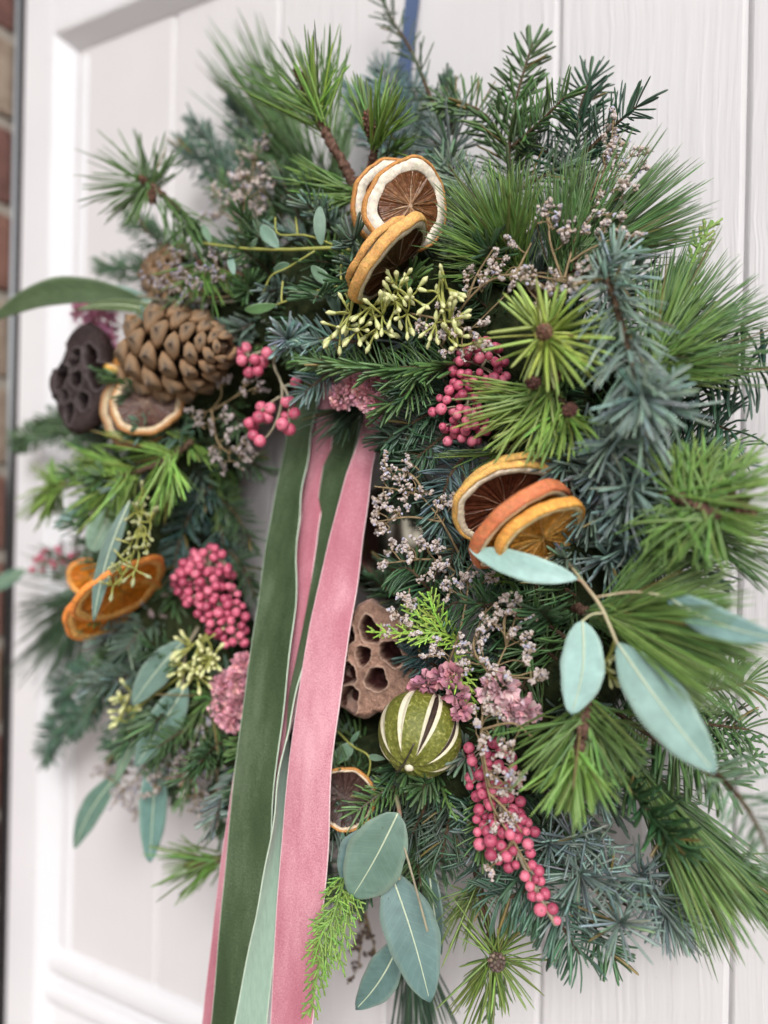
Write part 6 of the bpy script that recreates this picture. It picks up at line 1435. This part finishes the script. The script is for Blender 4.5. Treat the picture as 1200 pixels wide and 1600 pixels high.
lavender('dusky dried flowers behind the vivid orange slices', [[(260, 900, 0.07), (230, 950, 0.08), (210, 1000, 0.08)]], [(230, 930, 0.085), (240, 950, 0.085), (215, 960, 0.085), (225, 985, 0.082), (250, 920, 0.08), (70, 880, 0.05), (100, 870, 0.05), (85, 905, 0.05), (120, 860, 0.05)], n=16, R=0.007, s=0.003, pal=[(0.42, 0.32, 0.32), (0.50, 0.40, 0.40), (0.34, 0.26, 0.25)])
t = Thing('eucalyptus_branch', 'cascade of long grey green eucalyptus leaves at lower left', 'eucalyptus', W(290, 1000, 0.09), 'eucalyptus branches')
t.tube('stem', smooth(WP([(310, 980, 0.08), (290, 1020, 0.095), (280, 1100, 0.098), (240, 1180, 0.09)]), 24), np.linspace(0.0014, 0.0008, 24), M_PSTEM, 6)
leaf(t, (288, 1000, 0.098), (206, 1102, 0.108), 46, (0.125, 0.205, 0.17), 0.03, 0.02, 0.1, shape=0.9)
leaf(t, (292, 1070, 0.098), (212, 1198, 0.110), 52, (0.12, 0.205, 0.17), 0.03, 0.0, 0.0, shape=0.85)
leaf(t, (238, 1092, 0.09), (180, 1224, 0.095), 26, (0.15, 0.24, 0.165), 0.03, 0.0, 0.4)
leaf(t, (245, 1170, 0.085), (234, 1348, 0.09), 42, (0.115, 0.215, 0.19), 0.02, 0.0, 0.0, shape=0.95, tipw=0.6)
leaf(t, (195, 1200, 0.075), (116, 1326, 0.08), 36, (0.105, 0.185, 0.145), 0.03, 0.05, 0.2, shape=1.0)
leaf(t, (40, 890, 0.05), (-20, 925, 0.055), 24, (0.13, 0.22, 0.16), 0.03, 0.0, 0.3)
t = Thing('seeded_eucalyptus', 'blurred yellowish bud clusters beside the lower left leaves', 'eucalyptus buds', W(320, 990, 0.09), 'eucalyptus bud clusters')
buds(t, [(300, 1010, 0.1), (315, 1005, 0.1), (305, 1030, 0.1), (322, 1035, 0.1), (330, 1025, 0.1), (290, 1045, 0.1), (310, 1055, 0.1), (205, 1085, 0.1), (195, 1110, 0.1), (205, 1130, 0.1)], [(330, 980, 0.09), (315, 1010, 0.097), (300, 1040, 0.098), (250, 1080, 0.097), (200, 1115, 0.098)], 9, 0.0055, 0.008)
t = pine('dim olive pine needles between lower left leaves and green ribbon', (330, 1080, 0.09))
barkstem(t, [(360, 1060, 0.08), (320, 1090, 0.09)], 1.6, 1.2)
fan(t, [(335, 1080, 0.088), (318, 1092, 0.09)], [(270, 1090, 0.095), (280, 1150, 0.095), (320, 1180, 0.095), (360, 1170, 0.095), (375, 1150, 0.09), (330, 1040, 0.09)], 60, 1.6, (0.075, 0.13, 0.03), 0.05, jt=12)
t.finish(M_NEEDLE)
lavender('blurred silvery dried flowers along the lower left rim', [[(330, 1150, 0.085), (300, 1200, 0.09), (280, 1230, 0.09)], [(260, 1180, 0.08), (220, 1210, 0.08), (190, 1240, 0.078)], [(330, 1160, 0.08), (340, 1210, 0.08), (335, 1250, 0.078)]],
         [(210, 1170, 0.09), (195, 1200, 0.085), (180, 1215, 0.08), (165, 1205, 0.078), (190, 1235, 0.08), (205, 1250, 0.08), (215, 1225, 0.082), (225, 1205, 0.085), (225, 1240, 0.082), (250, 1215, 0.095), (240, 1228, 0.095), (270, 1165, 0.09), (285, 1180, 0.09), (300, 1170, 0.09), (315, 1160, 0.09), (275, 1205, 0.09), (295, 1215, 0.088), (310, 1230, 0.086), (325, 1215, 0.085), (335, 1235, 0.083), (320, 1250, 0.082), (300, 1245, 0.084), (325, 1135, 0.09), (345, 1190, 0.085), (335, 1265, 0.08), (350, 1250, 0.08), (280, 1140, 0.09), (255, 1190, 0.09)], n=22, R=0.0078, s=0.0031, pal=[(0.52, 0.46, 0.43), (0.60, 0.53, 0.50), (0.44, 0.38, 0.34), (0.50, 0.48, 0.56)])
t = pine('single pine tip pointing left from behind the ribbons low on the door', (345, 1335, 0.075))
barkstem(t, [(400, 1325, 0.075), (345, 1342, 0.08), (300, 1352, 0.084)], 2.6, 1.8)
fan(t, [(350, 1340, 0.08), (325, 1347, 0.082)], [(248, 1312, 0.085), (255, 1328, 0.085), (250, 1352, 0.088), (262, 1385, 0.088), (285, 1410, 0.088), (262, 1300, 0.08)], 44, 1.7, PINE, 0.04, jt=8)
knob(t, (302, 1352, 0.085), 0.0026, 2.4, cdir(-1, -0.1, 0.2))
t.finish(M_NEEDLE)
fir_sprig('dim green fir filling the lower left behind the silvery flowers', [[(390, 1150, 0.06), (350, 1200, 0.065), (320, 1250, 0.065)], [(360, 1180, 0.06), (300, 1220, 0.06), (260, 1240, 0.055)], [(400, 1200, 0.06), (370, 1250, 0.065), (355, 1290, 0.06)]], (0.06, 0.115, 0.05), L=15, w=1.6, per_cm=18, mode='round')

# ---- sprigs crowding the opening
fir_sprig('dim fir sprig crowding the left side of the opening', [[(320, 690, 0.07), (365, 705, 0.075), (405, 730, 0.075)], [(330, 770, 0.06), (365, 800, 0.066), (392, 845, 0.068)], [(340, 850, 0.06), (375, 880, 0.068), (398, 930, 0.07)]], (0.055, 0.105, 0.050), L=16, w=1.6, per_cm=18, mode='round')
fir_sprig('dark fir tips hanging under the fluffy pink heads right of the ribbons', [[(640, 660, 0.08), (615, 700, 0.085), (600, 745, 0.082)], [(660, 700, 0.07), (640, 750, 0.075), (625, 790, 0.072)]], (0.045, 0.098, 0.050), L=15, w=1.7, per_cm=20)
fir_sprig('dark fir tips filling the gap above the lotus pod', [[(650, 950, 0.06), (610, 925, 0.066), (578, 900, 0.068)], [(660, 900, 0.05), (630, 900, 0.055), (600, 880, 0.055)]], (0.040, 0.085, 0.045), L=14, w=1.6, per_cm=18, mode='round')
fir_sprig('low fir sprig filling between dried lime and the hanging leaves', [[(600, 1200, 0.07), (570, 1215, 0.08), (545, 1190, 0.082)], [(640, 1230, 0.07), (590, 1275, 0.082), (560, 1330, 0.085)]], (0.060, 0.120, 0.060), L=16, w=1.7, per_cm=20)
fir_sprig('small green fir behind the vivid cypress and dried flowers', [[(850, 1060, 0.085), (815, 1080, 0.095), (790, 1095, 0.095)], [(870, 1030, 0.085), (840, 1010, 0.095), (820, 1020, 0.097)]], FIR, L=16, w=1.7, per_cm=20)
